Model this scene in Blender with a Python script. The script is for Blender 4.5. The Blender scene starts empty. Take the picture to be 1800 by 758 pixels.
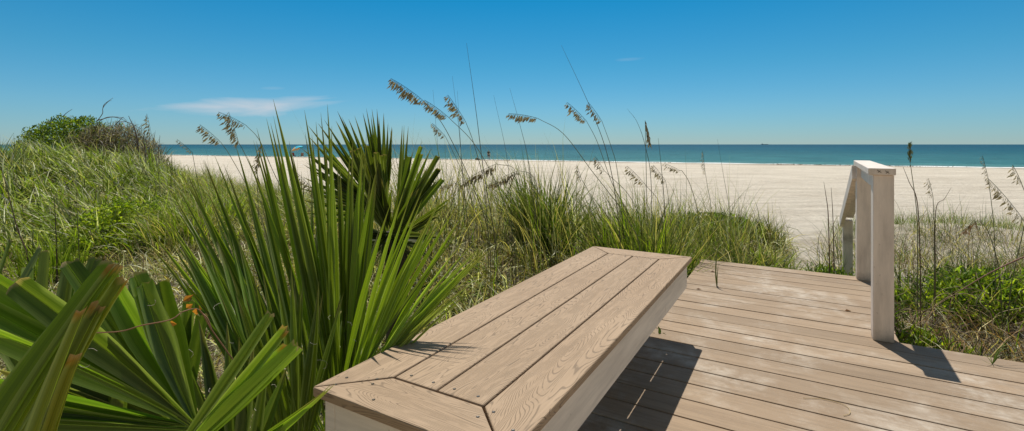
import bpy, bmesh, math, random
import numpy as np
from mathutils import Vector, Matrix
random.seed(7); rng = np.random.default_rng(11)
sc = bpy.context.scene; C = sc.collection
R = math.radians
# ------------------------------------------------------------------ camera
F = 859.0; CAMZ = 1.05; HV = 254.0
cam_d = bpy.data.cameras.new('camera'); cam = bpy.data.objects.new('camera', cam_d); C.objects.link(cam)
cam.location = (0, 0, CAMZ); cam.rotation_euler = (R(90), 0, 0)
cam_d.sensor_width = 36; cam_d.lens = F/1800*36; cam_d.shift_y = -125/1800
cam_d.clip_start = 0.02; cam_d.clip_end = 60000
sc.camera = cam
# ------------------------------------------------------------------ light
SUN = Vector((0.04, 0.45, 1.0)).normalized()
w = bpy.data.worlds.new('World'); sc.world = w; w.use_nodes = True
wn = w.node_tree; wn.nodes.clear()
def N(nt, t, **k):
    n = nt.nodes.new(t)
    for a, b in k.items(): setattr(n, a, b)
    return n
sky = N(wn, 'ShaderNodeTexSky', sky_type='NISHITA', sun_disc=False)
sky.sun_elevation = math.asin(SUN.z); sky.sun_rotation = math.atan2(SUN.x, SUN.y)
sky.air_density = 1.0; sky.dust_density = 0.0; sky.ozone_density = 1.0; sky.altitude = 0
# thin high cloud, placed by direction in the sky
tc = N(wn, 'ShaderNodeTexCoord'); sep = N(wn, 'ShaderNodeSeparateXYZ'); wn.links.new(tc.outputs['Generated'], sep.inputs[0])
# colour of the clear sky by elevation: paler at horizon, blue above; warm tint added at unseen zenith for neutral shade
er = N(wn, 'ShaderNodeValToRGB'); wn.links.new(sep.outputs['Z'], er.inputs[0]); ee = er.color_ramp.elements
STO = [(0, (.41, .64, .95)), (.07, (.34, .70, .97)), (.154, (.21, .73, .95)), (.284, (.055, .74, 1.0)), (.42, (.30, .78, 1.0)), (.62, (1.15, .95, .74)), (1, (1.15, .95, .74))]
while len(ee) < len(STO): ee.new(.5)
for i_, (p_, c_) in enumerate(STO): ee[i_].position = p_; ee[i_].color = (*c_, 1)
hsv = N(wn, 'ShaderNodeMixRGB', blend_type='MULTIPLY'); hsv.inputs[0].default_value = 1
wn.links.new(sky.outputs[0], hsv.inputs[1]); lw = N(wn, 'ShaderNodeMixRGB'); lw.inputs[2].default_value = (1.25, .98, .66, 1)     # warm tint added to unseen sky behind camera, to warm the shaded posts
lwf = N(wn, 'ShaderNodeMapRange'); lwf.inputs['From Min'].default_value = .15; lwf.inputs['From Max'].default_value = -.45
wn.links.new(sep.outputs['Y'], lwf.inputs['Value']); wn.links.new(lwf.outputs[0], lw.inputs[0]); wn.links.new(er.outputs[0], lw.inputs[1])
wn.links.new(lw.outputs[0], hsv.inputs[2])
def M(nt, op, a, b=None, c=None, clamp=False):
    n = N(nt, 'ShaderNodeMath', operation=op); n.use_clamp = clamp
    for i, x in enumerate((a, b, c)):
        if x is None: continue
        if isinstance(x, (int, float)): n.inputs[i].default_value = x
        else: nt.links.new(x, n.inputs[i])
    return n.outputs[0]
ax = M(wn, 'DIVIDE', sep.outputs['X'], M(wn, 'MAXIMUM', sep.outputs['Y'], 0.01))
az = M(wn, 'DIVIDE', sep.outputs['Z'], M(wn, 'MAXIMUM', sep.outputs['Y'], 0.01))
cmb = N(wn, 'ShaderNodeCombineXYZ'); wn.links.new(ax, cmb.inputs[0]); wn.links.new(M(wn, 'MULTIPLY', az, 6.0), cmb.inputs[1])
nz = N(wn, 'ShaderNodeTexNoise'); nz.inputs['Scale'].default_value = 5; nz.inputs['Detail'].default_value = 7; nz.inputs['Distortion'].default_value = .6
wn.links.new(cmb.outputs[0], nz.inputs['Vector'])
def cloud(cx, cz, rx, rz, tilt, amp):
    dx = M(wn, 'SUBTRACT', ax, cx)
    dz = M(wn, 'SUBTRACT', M(wn, 'SUBTRACT', az, cz), M(wn, 'MULTIPLY', dx, tilt))
    d2 = M(wn, 'ADD', M(wn, 'POWER', M(wn, 'ABSOLUTE', M(wn, 'DIVIDE', dx, rx)), 2.0), M(wn, 'POWER', M(wn, 'ABSOLUTE', M(wn, 'DIVIDE', dz, rz)), 2.0))
    e = M(wn, 'SUBTRACT', 1.0, d2)
    e = M(wn, 'ADD', e, M(wn, 'MULTIPLY', M(wn, 'SUBTRACT', nz.outputs[0], 0.5), 3.4))
    return M(wn, 'MULTIPLY', M(wn, 'MULTIPLY', e, .8, clamp=True), amp)
cl = M(wn, 'MAXIMUM', cloud(-.54, .079, .20, .020, .035, .85), cloud(.24, .174, .035, .004, .08, .12))
cl = M(wn, 'MAXIMUM', cl, cloud(-.49, .115, .03, .004, 0.0, .15))
mixw = N(wn, 'ShaderNodeMixRGB'); mixw.inputs[2].default_value = (6.6, 7.2, 7.9, 1)
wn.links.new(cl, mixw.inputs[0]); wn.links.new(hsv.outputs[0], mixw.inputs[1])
bg = N(wn, 'ShaderNodeBackground'); bg.inputs['Strength'].default_value = 0.085
out = N(wn, 'ShaderNodeOutputWorld')
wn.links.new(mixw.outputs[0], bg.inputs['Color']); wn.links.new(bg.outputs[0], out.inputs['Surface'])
sl = bpy.data.lights.new('sun', 'SUN'); so = bpy.data.objects.new('sun', sl); C.objects.link(so)
sl.energy = 4.3; sl.angle = R(0.5); sl.color = (1.0, .95, .86)
so.rotation_euler = (-SUN).to_track_quat('-Z', 'Y').to_euler()
vs = sc.view_settings; vs.view_transform = 'Standard'; vs.look = 'None'; vs.exposure = 0.05; vs.gamma = 1; vs.use_curve_mapping = False

# ------------------------------------------------------------------ helpers
def P(u, v, Y):            # a point of the place at depth Y
    return Vector((Y*(u-900)/F, Y, CAMZ + Y*(HV-v)/F))
def tag(o, label=None, cat=None, group=None, kind=None):
    if label: o['label'] = label
    if cat: o['category'] = cat
    if group: o['group'] = group
    if kind: o['kind'] = kind
    return o
def empty(name, loc, label, cat, group=None):
    o = bpy.data.objects.new(name, None); C.objects.link(o); o.location = loc; o.empty_display_size = .1
    return tag(o, label, cat, group)
class MB:
    def __init__(s): s.v = []; s.f = []; s.c = []; s.uv = []; s.m = []
    def add(s, vs, fs, col=(1, 1, 1), uvs=None, mi=0):
        b = len(s.v); s.v += [tuple(p) for p in vs]
        if isinstance(col, list): s.c += col
        else: s.c += [col]*len(vs)
        s.uv += uvs if uvs else [(0, 0)]*len(vs)
        s.f += [tuple(b+i for i in f) for f in fs]; s.m += [mi]*len(fs)
    def build(s, name, mats, parent=None, smooth=False, bevel=0):
        me = bpy.data.meshes.new(name); me.from_pydata(s.v, [], s.f)
        for m_ in (mats if isinstance(mats, (list, tuple)) else [mats]): me.materials.append(m_)
        ca = me.color_attributes.new('Col', 'FLOAT_COLOR', 'POINT')
        a = np.ones((len(s.v), 4), np.float32); a[:, :3] = np.array(s.c, np.float32); ca.data.foreach_set('color', a.ravel())
        ul = me.uv_layers.new(name='UVMap')
        li = np.zeros(len(me.loops), np.int32); me.loops.foreach_get('vertex_index', li)
        ul.data.foreach_set('uv', np.array(s.uv, np.float32)[li].ravel())
        me.polygons.foreach_set('material_index', s.m)
        if smooth: me.polygons.foreach_set('use_smooth', [True]*len(me.polygons))
        o = bpy.data.objects.new(name, me); C.objects.link(o)
        if parent:
            o.parent = parent
            # parents are unrotated and unscaled: keep world coordinates
            t = Vector(parent.location); pp = parent.parent
            while pp: t += Vector(pp.location); pp = pp.parent
            me.transform(Matrix.Translation(-t))
        if bevel:
            bv = o.modifiers.new('bevel', 'BEVEL'); bv.width = bevel; bv.segments = 2; bv.limit_method = 'ANGLE'; bv.angle_limit = R(40)
        return o
def prism(mb, poly, z0, z1, col=(1, 1, 1), uvf=None, mi=0):
    """poly: list of world (x,y); counter-clockwise"""
    a = sum(poly[i][0]*poly[(i+1) % len(poly)][1]-poly[(i+1) % len(poly)][0]*poly[i][1] for i in range(len(poly)))
    if a < 0: poly = poly[::-1]
    n = len(poly)
    vs = [(x, y, z0) for x, y in poly]+[(x, y, z1) for x, y in poly]
    fs = [tuple(range(n-1, -1, -1)), tuple(range(n, 2*n))]+[(i, (i+1) % n, n+(i+1) % n, n+i) for i in range(n)]
    uv = ([(uvf(x, y)[0]+.025, uvf(x, y)[1]) for x, y in poly]+[uvf(x, y) for x, y in poly]) if uvf else None
    mb.add(vs, fs, col, uv, mi)
def tube(mb, pts, rad, sides=6, col=(1, 1, 1), mi=0):
    pts = [Vector(p) for p in pts]; n = len(pts); vs = []; fs = []; uv = []
    cols = []
    for i, p in enumerate(pts):
        t = (pts[min(i+1, n-1)]-pts[max(i-1, 0)]).normalized()
        a = t.cross(Vector((.3, 1, .1))).normalized(); b = t.cross(a)
        r = rad[i] if isinstance(rad, (list, tuple)) else rad
        for k in range(sides):
            an = 2*math.pi*k/sides; vs.append(p+(a*math.cos(an)+b*math.sin(an))*r); uv.append((k/sides, i/n))
            cols.append(col[i] if isinstance(col, list) else col)
    for i in range(n-1):
        for k in range(sides):
            k2 = (k+1) % sides; fs.append((i*sides+k, i*sides+k2, (i+1)*sides+k2, (i+1)*sides+k))
    fs.append(tuple(range(sides-1, -1, -1))); fs.append(tuple((n-1)*sides+k for k in range(sides)))
    mb.add(vs, fs, cols, uv, mi)
def smooth_path(pts, k=6):
    pts = [Vector(p) for p in pts]; q = [pts[0]*2-pts[1]]+pts+[pts[-1]*2-pts[-2]]; out = []
    for i in range(1, len(q)-2):
        for j in range(k):
            t = j/k; a, b, c, d = q[i-1], q[i], q[i+1], q[i+2]
            out.append(.5*((2*b)+(c-a)*t+(2*a-5*b+4*c-d)*t*t+(3*b-a-3*c+d)*t**3))
    out.append(pts[-1]); return out
def beam(mb, a, b, w_, h_, side, col=(1, 1, 1), mi=0, up=None):
    a, b = Vector(a), Vector(b); t = (b-a).normalized(); s = Vector(side).normalized(); u = (up or s.cross(t)).normalized()
    vs = [p+s*(i*w_/2)+u*(j*h_/2) for p in (a, b) for i, j in ((-1, -1), (1, -1), (1, 1), (-1, 1))]
    L = (b-a).length
    uv = [(0, 0), (w_, 0), (w_+h_, 0), (2*w_+h_, 0), (0, L), (w_, L), (w_+h_, L), (2*w_+h_, L)]
    mb.add(vs, [(0, 1, 2, 3), (7, 6, 5, 4), (0, 4, 5, 1), (1, 5, 6, 2), (2, 6, 7, 3), (3, 7, 4, 0)], col, uv, mi)

# ------------------------------------------------------------------ materials
def mat(name):
    m = bpy.data.materials.new(name); m.use_nodes = True; nt = m.node_tree; nt.nodes.clear()
    o = N(nt, 'ShaderNodeOutputMaterial'); b = N(nt, 'ShaderNodeBsdfPrincipled'); nt.links.new(b.outputs[0], o.inputs[0])
    return m, nt, b, o
def ramp(nt, fac, stops):
    r = N(nt, 'ShaderNodeValToRGB'); nt.links.new(fac, r.inputs[0]); e = r.color_ramp.elements
    while len(e) < len(stops): e.new(.5)
    for i, (p, c) in enumerate(stops): e[i].position = p; e[i].color = (*c, 1) if len(c) == 3 else c
    return r.outputs[0]
def noise(nt, vec, scale, detail=4, rough=.55, dist=0, dims='3D'):
    n = N(nt, 'ShaderNodeTexNoise', noise_dimensions=dims); n.inputs['Scale'].default_value = scale; n.inputs['Detail'].default_value = detail
    n.inputs['Roughness'].default_value = rough; n.inputs['Distortion'].default_value = dist
    if vec is not None: nt.links.new(vec, n.inputs['Vector'])
    return n.outputs[0]
def mapping(nt, vec, scale=(1, 1, 1), rot=(0, 0, 0)):
    m = N(nt, 'ShaderNodeMapping'); m.inputs['Scale'].default_value = scale; m.inputs['Rotation'].default_value = rot
    nt.links.new(vec, m.inputs[0]); return m.outputs[0]
def mixc(nt, f, a, b, mode='MIX'):
    n = N(nt, 'ShaderNodeMixRGB', blend_type=mode)
    for i, x in enumerate((f, a, b)):
        if isinstance(x, (int, float)): n.inputs[i].default_value = x
        elif isinstance(x, tuple): n.inputs[i].default_value = (*x, 1)
        else: nt.links.new(x, n.inputs[i])
    return n.outputs[0]
def bump(nt, b, h, strength, dist):
    n = N(nt, 'ShaderNodeBump'); n.inputs['Strength'].default_value = strength; n.inputs['Distance'].default_value = dist
    nt.links.new(h, n.inputs['Height']); nt.links.new(n.outputs[0], b.inputs['Normal']); return n
def simple(name, col, rough=.6, var=.15, scale=30, metal=0):
    m, nt, b, o = mat(name); c = N(nt, 'ShaderNodeTexCoord').outputs['Object']
    nz = noise(nt, c, scale)
    dark = tuple(x*(1-var) for x in col); light = tuple(min(1, x*(1+var)) for x in col)
    nt.links.new(ramp(nt, nz, [(.3, dark), (.7, light)]), b.inputs['Base Color'])
    b.inputs['Roughness'].default_value = rough; b.inputs['Metallic'].default_value = metal
    bump(nt, b, nz, .2, .002); return m
def leafmat(name, trans=.35, rough=.5, spec=.4, stripes=False, tint=(1.5, 1.55, .55)):
    """thin leaf: colour from the mesh attribute, light passes through"""
    m, nt, b, o = mat(name)
    a = N(nt, 'ShaderNodeVertexColor', layer_name='Col').outputs[0]
    if stripes:
        uv = N(nt, 'ShaderNodeTexCoord').outputs['UV']; s = N(nt, 'ShaderNodeSeparateXYZ'); nt.links.new(uv, s.inputs[0])
        f = noise(nt, mapping(nt, uv, (26, 1.2, 1)), 1.0, 3, .6)
        a = mixc(nt, 1.0, a, ramp(nt, f, [(.25, (.62, .66, .6)), (.75, (1.25, 1.2, 1.2))]), 'MULTIPLY')
        blot = noise(nt, mapping(nt, uv, (3, 5, 1)), 1.7, 3)
        a = mixc(nt, ramp(nt, blot, [(.55, (0, 0, 0)), (.8, (.55, .55, .55))]), a, mixc(nt, 1.0, a, (1.5, 1.25, .8), 'MULTIPLY'))
        bump(nt, b, f, .35, .0015)
    nt.links.new(a, b.inputs['Base Color']); b.inputs['Roughness'].default_value = rough
    b.inputs['Specular IOR Level'].default_value = spec
    t = N(nt, 'ShaderNodeBsdfTranslucent')
    nt.links.new(mixc(nt, 1.0, a, tint, 'MULTIPLY'), t.inputs[0])
    mx = N(nt, 'ShaderNodeMixShader'); mx.inputs[0].default_value = trans
    nt.links.new(b.outputs[0], mx.inputs[1]); nt.links.new(t.outputs[0], mx.inputs[2]); nt.links.new(mx.outputs[0], o.inputs[0])
    return m
M_GRASS = leafmat('grass_blades', .38, .45, .22, tint=(1.3, 1.35, .55))
M_LEAF = leafmat('shrub_leaves', .45, .42, .25)
M_PALM = leafmat('palm_blade', .50, .36, .42, stripes=True)
M_SEED = leafmat('seed_head', .5, .6, .2, tint=(1.0, 1.0, .85))
M_STEM = leafmat('dry_stem', .0, .6, .3)

def composite(name, tone, line_amt, big):
    """embossed composite plank; UV: x across, y along, offset per board"""
    m, nt, b, o = mat(name); uv = N(nt, 'ShaderNodeTexCoord').outputs['UV']
    # rings: contours of a field stretched along the board
    f = noise(nt, mapping(nt, uv, (8.5, 1.25, 1)), 1.0, 2.2, .42, .35)
    s = M(nt, 'FRACT', M(nt, 'MULTIPLY', f, 62.0))
    tri = M(nt, 'ABSOLUTE', M(nt, 'SUBTRACT', s, .5))          # 0 at ring line
    brk = noise(nt, mapping(nt, uv, (60, 14, 1)), 1.0, 2)
    line = M(nt, 'MULTIPLY', ramp(nt, tri, [(.06, (1, 1, 1)), (.15, (0, 0, 0))]), ramp(nt, brk, [(.36, (0, 0, 0)), (.5, (1, 1, 1))]))
    fine = noise(nt, mapping(nt, uv, (170, 4.5, 1)), 1.0, 4, .65)
    col = ramp(nt, fine, [(.25, tuple(t*.86 for t in tone)), (.75, tuple(t*1.1 for t in tone))])
    mot = noise(nt, mapping(nt, uv, (5, 1.6, 1)), 1.0, 4, .6)
    col = mixc(nt, 1.0, col, ramp(nt, mot, [(.3, (.90, .87, .84)), (.7, (1.06, 1.06, 1.06))]), 'MULTIPLY')
    a = N(nt, 'ShaderNodeVertexColor', layer_name='Col').outputs[0]
    col = mixc(nt, 1.0, col, a, 'MULTIPLY')
    col = mixc(nt, M(nt, 'MULTIPLY', line, line_amt), col, tuple(t*.42 for t in tone))
    if big:   # trodden, sandy
        obj = N(nt, 'ShaderNodeTexCoord').outputs['Object']
        du = noise(nt, obj, 2.3, 6, .62, .4); du2 = noise(nt, obj, 9, 5, .7)
        k = M(nt, 'MULTIPLY', ramp(nt, du, [(.46, (0, 0, 0)), (.66, (1, 1, 1))]), ramp(nt, du2, [(.38, (0, 0, 0)), (.66, (1, 1, 1))]))
        col = mixc(nt, M(nt, 'MULTIPLY', k, .78), col, (.62, .55, .46))
        st = noise(nt, mapping(nt, uv, (38, 1.8, 1)), 1.0, 5, .7)
        col = mixc(nt, ramp(nt, st, [(.48, (0, 0, 0)), (.70, (.7, .7, .7))]), col, tuple(t*.60 for t in tone))
        gr = noise(nt, obj, 260, 2, .6)
        col = mixc(nt, ramp(nt, gr, [(.68, (0, 0, 0)), (.74, (.45, .45, .45))]), col, (.7, .64, .56))
    nt.links.new(col, b.inputs['Base Color']); b.inputs['Roughness'].default_value = .72; b.inputs['Specular IOR Level'].default_value = .3
    h = M(nt, 'SUBTRACT', M(nt, 'MULTIPLY', fine, .35), M(nt, 'MULTIPLY', line, line_amt))
    bump(nt, b, h, .6, .0016)
    return m
M_BENCH = composite('bench_composite', (.425, .308, .205), .66, False)
M_DECK = composite('deck_composite', (.375, .275, .185), .14, True)

def paint(name, base, dirty=.5, gr=(14, 14, 2.5)):
    m, nt, b, o = mat(name); c = N(nt, 'ShaderNodeTexCoord').outputs['Object']
    n1 = noise(nt, mapping(nt, c, gr), 1.0, 6, .65); n2 = noise(nt, c, 38, 5, .7)
    col = ramp(nt, n1, [(.3, tuple(x*.70 for x in base)), (.62, base)])
    sp = ramp(nt, n2, [(.66, (0, 0, 0)), (.72, (dirty, dirty, dirty))])
    col = mixc(nt, sp, col, (.20, .15, .12))
    rust = noise(nt, mapping(nt, c, (1, 1, .4)), 21, 3, .5)
    col = mixc(nt, ramp(nt, rust, [(.70, (0, 0, 0)), (.78, (.4, .4, .4))]), col, (.36, .22, .15))
    sz = N(nt, 'ShaderNodeSeparateXYZ'); nt.links.new(c, sz.inputs[0])          # grime splashed up round the foot
    ft = M(nt, 'MULTIPLY', ramp(nt, M(nt, 'ADD', M(nt, 'MULTIPLY', M(nt, 'ABSOLUTE', sz.outputs[2]), 6.0), M(nt, 'MULTIPLY', n2, .6)), [(.32, (.75, .75, .75)), (.75, (0, 0, 0))]), ramp(nt, noise(nt, c, 9, 4), [(.3, (.3, .3, .3)), (.6, (1, 1, 1))]))
    col = mixc(nt, ft, col, (.30, .25, .20))
    nt.links.new(col, b.inputs['Base Color']); b.inputs['Roughness'].default_value = .6
    bump(nt, b, n2, .35, .0015); return m
M_WHITE = paint('white_paint', (.90, .785, .69))
M_WHITE_B = paint('bench_white_paint', (.86, .78, .69), .45, (2.2, 2.2, 26))
M_SCREW = simple('screw_steel', (.10, .09, .08), .4, .3, 200, .8)
M_DARKWOOD = simple('dark_timber', (.16, .12, .09), .8)  # plain dark brown for joists and stringers

# sand
def sandmat():
    m, nt, b, o = mat('sand'); c = N(nt, 'ShaderNodeTexCoord').outputs['Object']
    n1 = noise(nt, c, .35, 6, .6); n2 = noise(nt, c, 6, 7, .7); n3 = noise(nt, c, 90, 3, .6)
    col = ramp(nt, n1, [(.3, (.66, .59, .485)), (.7, (.78, .705, .59))])
    col = mixc(nt, 1.0, col, ramp(nt, n2, [(.3, (.78, .77, .76)), (.7, (1.10, 1.10, 1.10))]), 'MULTIPLY')
    rk = noise(nt, mapping(nt, c, (.16, 1.5, 1), (0, 0, R(-25))), 1.3, 5, .65)
    col = mixc(nt, 1.0, col, ramp(nt, rk, [(.35, (.85, .83, .81)), (.6, (1.04, 1.04, 1.04))]), 'MULTIPLY')
    a = N(nt, 'ShaderNodeVertexColor', layer_name='Col'); s = N(nt, 'ShaderNodeSeparateColor'); nt.links.new(a.outputs[0], s.inputs[0])
    lit = ramp(nt, noise(nt, c, 34, 5, .75), [(.3, (.07, .055, .04)), (.5, (.17, .14, .10)), (.72, (.42, .36, .28))])
    f = M(nt, 'MULTIPLY', s.outputs[0], ramp(nt, noise(nt, c, 3.0, 5, .65), [(.3, (.45, .45, .45)), (.5, (1, 1, 1))]), clamp=True)
    col = mixc(nt, f, col, lit)
    col = mixc(nt, s.outputs[1], col, (.30, .25, .20))      # wet sand at the water
    nt.links.new(col, b.inputs['Base Color']); b.inputs['Roughness'].default_value = .9; b.inputs['Specular IOR Level'].default_value = .15
    h = M(nt, 'ADD', M(nt, 'MULTIPLY', n2, 1.0), M(nt, 'ADD', M(nt, 'MULTIPLY', n3, .15), M(nt, 'MULTIPLY', noise(nt, c, 1.6, 3), 1.5)))
    bump(nt, b, h, 1.0, .12); return m
M_SAND = sandmat()
def seamat():
    m, nt, b, o = mat('sea_water'); c = N(nt, 'ShaderNodeTexCoord').outputs['Object']
    s = N(nt, 'ShaderNodeSeparateXYZ'); nt.links.new(c, s.inputs[0])
    near = M(nt, 'DIVIDE', M(nt, 'SUBTRACT', M(nt, 'ADD', s.outputs[1], M(nt, 'MULTIPLY', s.outputs[0], .47)), 90.0), 900.0, clamp=True)
    col = ramp(nt, near, [(0, (.085, .23, .22)), (.025, (.035, .16, .175)), (.25, (.007, .092, .130)), (1, (.006, .066, .106))])
    # depth patches
    n = noise(nt, mapping(nt, c, (.004, .012, 1)), 1.0, 3)
    col = mixc(nt, 1.0, col, ramp(nt, n, [(.3, (.8, .88, .9)), (.7, (1.2, 1.12, 1.08))]), 'MULTIPLY')
    chop = noise(nt, mapping(nt, c, (.10, .22, 1)), 1.0, 6, .72)
    col = mixc(nt, 1.0, col, ramp(nt, chop, [(.35, (.55, .66, .70)), (.65, (1.5, 1.35, 1.30))]), 'MULTIPLY')
    fleck_glint = noise(nt, mapping(nt, c, (.35, .6, 1)), 1.0, 4, .7)
    col = mixc(nt, ramp(nt, fleck_glint, [(.64, (0, 0, 0)), (.72, (.7, .7, .7))]), col, (.45, .58, .60))  # white flecks, with sparkle on the ripples painted into the water colour
    nt.links.new(col, b.inputs['Base Color']); b.inputs['Roughness'].default_value = .45; b.inputs['Specular IOR Level'].default_value = .10
    h = M(nt, 'ADD', noise(nt, mapping(nt, c, (.3, .6, 1)), 1.0, 6, .7), M(nt, 'MULTIPLY', noise(nt, c, 2.4, 3), .25))
    bump(nt, b, h, 1.0, .8); return m
M_SEA = seamat()
def foammat():
    m, nt, b, o = mat('surf_foam'); c = N(nt, 'ShaderNodeTexCoord').outputs['Object']
    n = noise(nt, mapping(nt, c, (.5, 1.2, 1)), 1.5, 5, .7)
    nt.links.new(ramp(nt, n, [(.3, (.55, .60, .58)), (.55, (.82, .82, .80))]), b.inputs['Base Color']); b.inputs['Roughness'].default_value = .8
    return m
M_FOAM = foammat()

# ------------------------------------------------------------------ terrain
A0 = (-.3143, 1.298); e1 = (.5023, .8647); e2 = (.8647, -.5023)
def W(u, v): return (A0[0]+u*e2[0]+v*e1[0], A0[1]+u*e2[1]+v*e1[1])
def UV(x, y): return ((x-A0[0])*e2[0]+(y-A0[1])*e2[1], (x-A0[0])*e1[0]+(y-A0[1])*e1[1])
ZSEA = -1.95
def ss(a, b, x): t = np.clip((x-a)/(b-a), 0, 1); return t*t*(3-2*t)
def vnoise(x, y, s, seed=0):
    x = np.asarray(x, float)/s+seed*17.3; y = np.asarray(y, float)/s+seed*9.1
    xi = np.floor(x); yi = np.floor(y); fx = x-xi; fy = y-yi; fx = fx*fx*(3-2*fx); fy = fy*fy*(3-2*fy)
    def h(a, b): v = np.sin(a*127.1+b*311.7)*43758.5453; return v-np.floor(v)
    return (h(xi, yi)*(1-fx)+h(xi+1, yi)*fx)*(1-fy)+(h(xi, yi+1)*(1-fx)+h(xi+1, yi+1)*fx)*fy
def g(x, y, cx, cy, sx, sy): return np.exp(-((x-cx)/sx)**2-((y-cy)/sy)**2)
def shore_d(x, y): return (90-.47*x-y)/1.105        # metres inland of the waterline
def terr(x, y):
    x = np.asarray(x, float); y = np.asarray(y, float)
    s = shore_d(x, y)+1.5*(vnoise(x, y, 14, 3)-.5)
    z = np.interp(s, [-60, 0, 7, 20, 60, 71, 76, 82, 200], [-6, ZSEA-.02, -1.62, -1.45, -1.12, -.92, -.68, -.55, -.5])
    z = z+1.13*g(x, y, -8.2, 8.8, 4.4, 3.4)+.30*g(x, y, -10.5, 9.5, 3.0, 2.2)+.25*g(x, y, -3.5, 6.5, 2.5, 2.2)
    z = z+.34*g(x, y, 3.3, 7.8, 1.3, 1.5)+.64*g(x, y, -.3, 6.0, 2.7, 2.6)
    z = z+.42*g(x, y, 8.5, 9.6, 3.0, .9)+.2*g(x, y, 5.3, 4.6, 1.6, 1.2)
    rough = ss(2, 12, s)
    z = z+rough*((vnoise(x, y, 2.3, 1)-.5)*.16+(vnoise(x, y, .7, 2)-.5)*.05)
    return z
def tz(x, y): return float(terr(x, y))
def on_deck(x, y, pad=.02):
    u = (x-A0[0])*e2[0]+(y-A0[1])*e2[1]; v = (x-A0[0])*e1[0]+(y-A0[1])*e1[1]
    a = (v < 2.30+pad) & (u > -.16-pad)
    b = (v < 3.74+pad) & (u > .18-pad) & (u < 1.40+pad)
    return a | b
def veg(x, y):      # how much litter and growth covers the sand, 0..1
    r = x/np.maximum(y, .3); n = vnoise(x, y, 1.4, 5)*.5+vnoise(x, y, .5, 6)*.5
    d = np.zeros_like(x)
    left = ss(12.5, 8.0, y)*ss(.50, .44, r+.0*y)
    hum = ss(.575, .50, r+(n-.5)*.16)*ss(10.2, 8.6, y+(n-.5)*1.5)
    right = ss(.62, .70, r+(n-.5)*.12)*ss(7.0, 4.8, y+(n-.5)*2)
    near = ss(3.2, 2.6, y)
    d = np.maximum(np.maximum(np.where(r < .3, left, 0), hum), np.maximum(right, near))
    return np.clip(d*(.55+.75*n), 0, 1)
def axis(parts):
    o = []
    for a, b, st in parts: o += list(np.arange(a, b, st))
    o.append(parts[-1][1]); return np.array(o)
xs = axis([(-6000, -600, 900), (-600, -100, 50), (-100, -20, 4), (-20, -8, .5), (-8, 9, .13), (9, 22, .5), (22, 100, 4), (100, 600, 50), (600, 6000, 900)])
ys = axis([(-3000, -300, 900), (-300, -20, 40), (-20, 0, 2), (0, 11, .13), (11, 24, .5), (24, 130, 2.0), (130, 400, 30), (400, 3000, 650)])
XX, YY = np.meshgrid(xs, ys); ZZ = terr(XX, YY); ZZ = np.maximum(ZZ, -6)
VV = np.stack([XX.ravel(), YY.ravel(), ZZ.ravel()], 1)
nx, ny = len(xs), len(ys)
I = (np.arange(ny-1)[:, None]*nx+np.arange(nx-1)[None, :]).ravel()
FF = np.stack([I, I+1, I+nx+1, I+nx], 1)
def mesh_np(name, V, Fq, cols, material, smooth=False, parent=None):
    me = bpy.data.meshes.new(name); nv, nf = len(V), len(Fq); k = Fq.shape[1]
    me.vertices.add(nv); me.vertices.foreach_set('co', V.astype(np.float32).ravel())
    me.loops.add(nf*k); me.loops.foreach_set('vertex_index', Fq.astype(np.int32).ravel())
    me.polygons.add(nf); me.polygons.foreach_set('loop_start', np.arange(0, nf*k, k, dtype=np.int32))
    me.update(calc_edges=True)
    if smooth: me.polygons.foreach_set('use_smooth', np.ones(nf, bool))
    ca = me.color_attributes.new('Col', 'FLOAT_COLOR', 'POINT')
    a = np.ones((nv, 4), np.float32); a[:, :3] = cols; ca.data.foreach_set('color', a.ravel())
    me.materials.append(material); o = bpy.data.objects.new(name, me); C.objects.link(o)
    if parent:
        o.parent = parent; me.transform(Matrix.Translation(-Vector(parent.location)))
    return o
cols = np.zeros((len(VV), 3)); cols[:, 0] = veg(VV[:, 0], VV[:, 1])
sd = shore_d(VV[:, 0], VV[:, 1]); cols[:, 1] = ss(15.0, 8.0, sd+1.5*(vnoise(VV[:, 0], VV[:, 1], 5, 8)-.5))*.75
tag(mesh_np('sand', VV, FF, cols, M_SAND, True), kind='structure')
mb = MB(); S = 30000
mb.add([(-S, -20, ZSEA), (S, -20, ZSEA), (S, 40000, ZSEA), (-S, 40000, ZSEA)], [(0, 1, 2, 3)])
tag(mb.build('sea', M_SEA), kind='structure')
# surf line: low broken ridge of foam along the waterline
mb = MB(); L = np.arange(-170, 140, 1.2); rows = []
for x in L:
    y = 90-.47*x; wv = .7+1.2*vnoise(x, 0, 7, 4)
    off = 1.0*(vnoise(x, 0, 16, 9)-.5)
    rows.append([(x, y+off+.2, ZSEA+.02), (x, y+off+.2+wv*.5, ZSEA+.09+.07*float(vnoise(x, 0, 3, 2))), (x, y+off+.2+wv, ZSEA+.01)])
vs_ = [p for r in rows for p in r]; fs_ = []
for i in range(len(rows)-1):
    for j in range(2): a = i*3+j; fs_.append((a, a+3, a+4, a+1))
mb.add(vs_, fs_); tag(mb.build('surf', M_FOAM, smooth=True), kind='structure')

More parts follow.
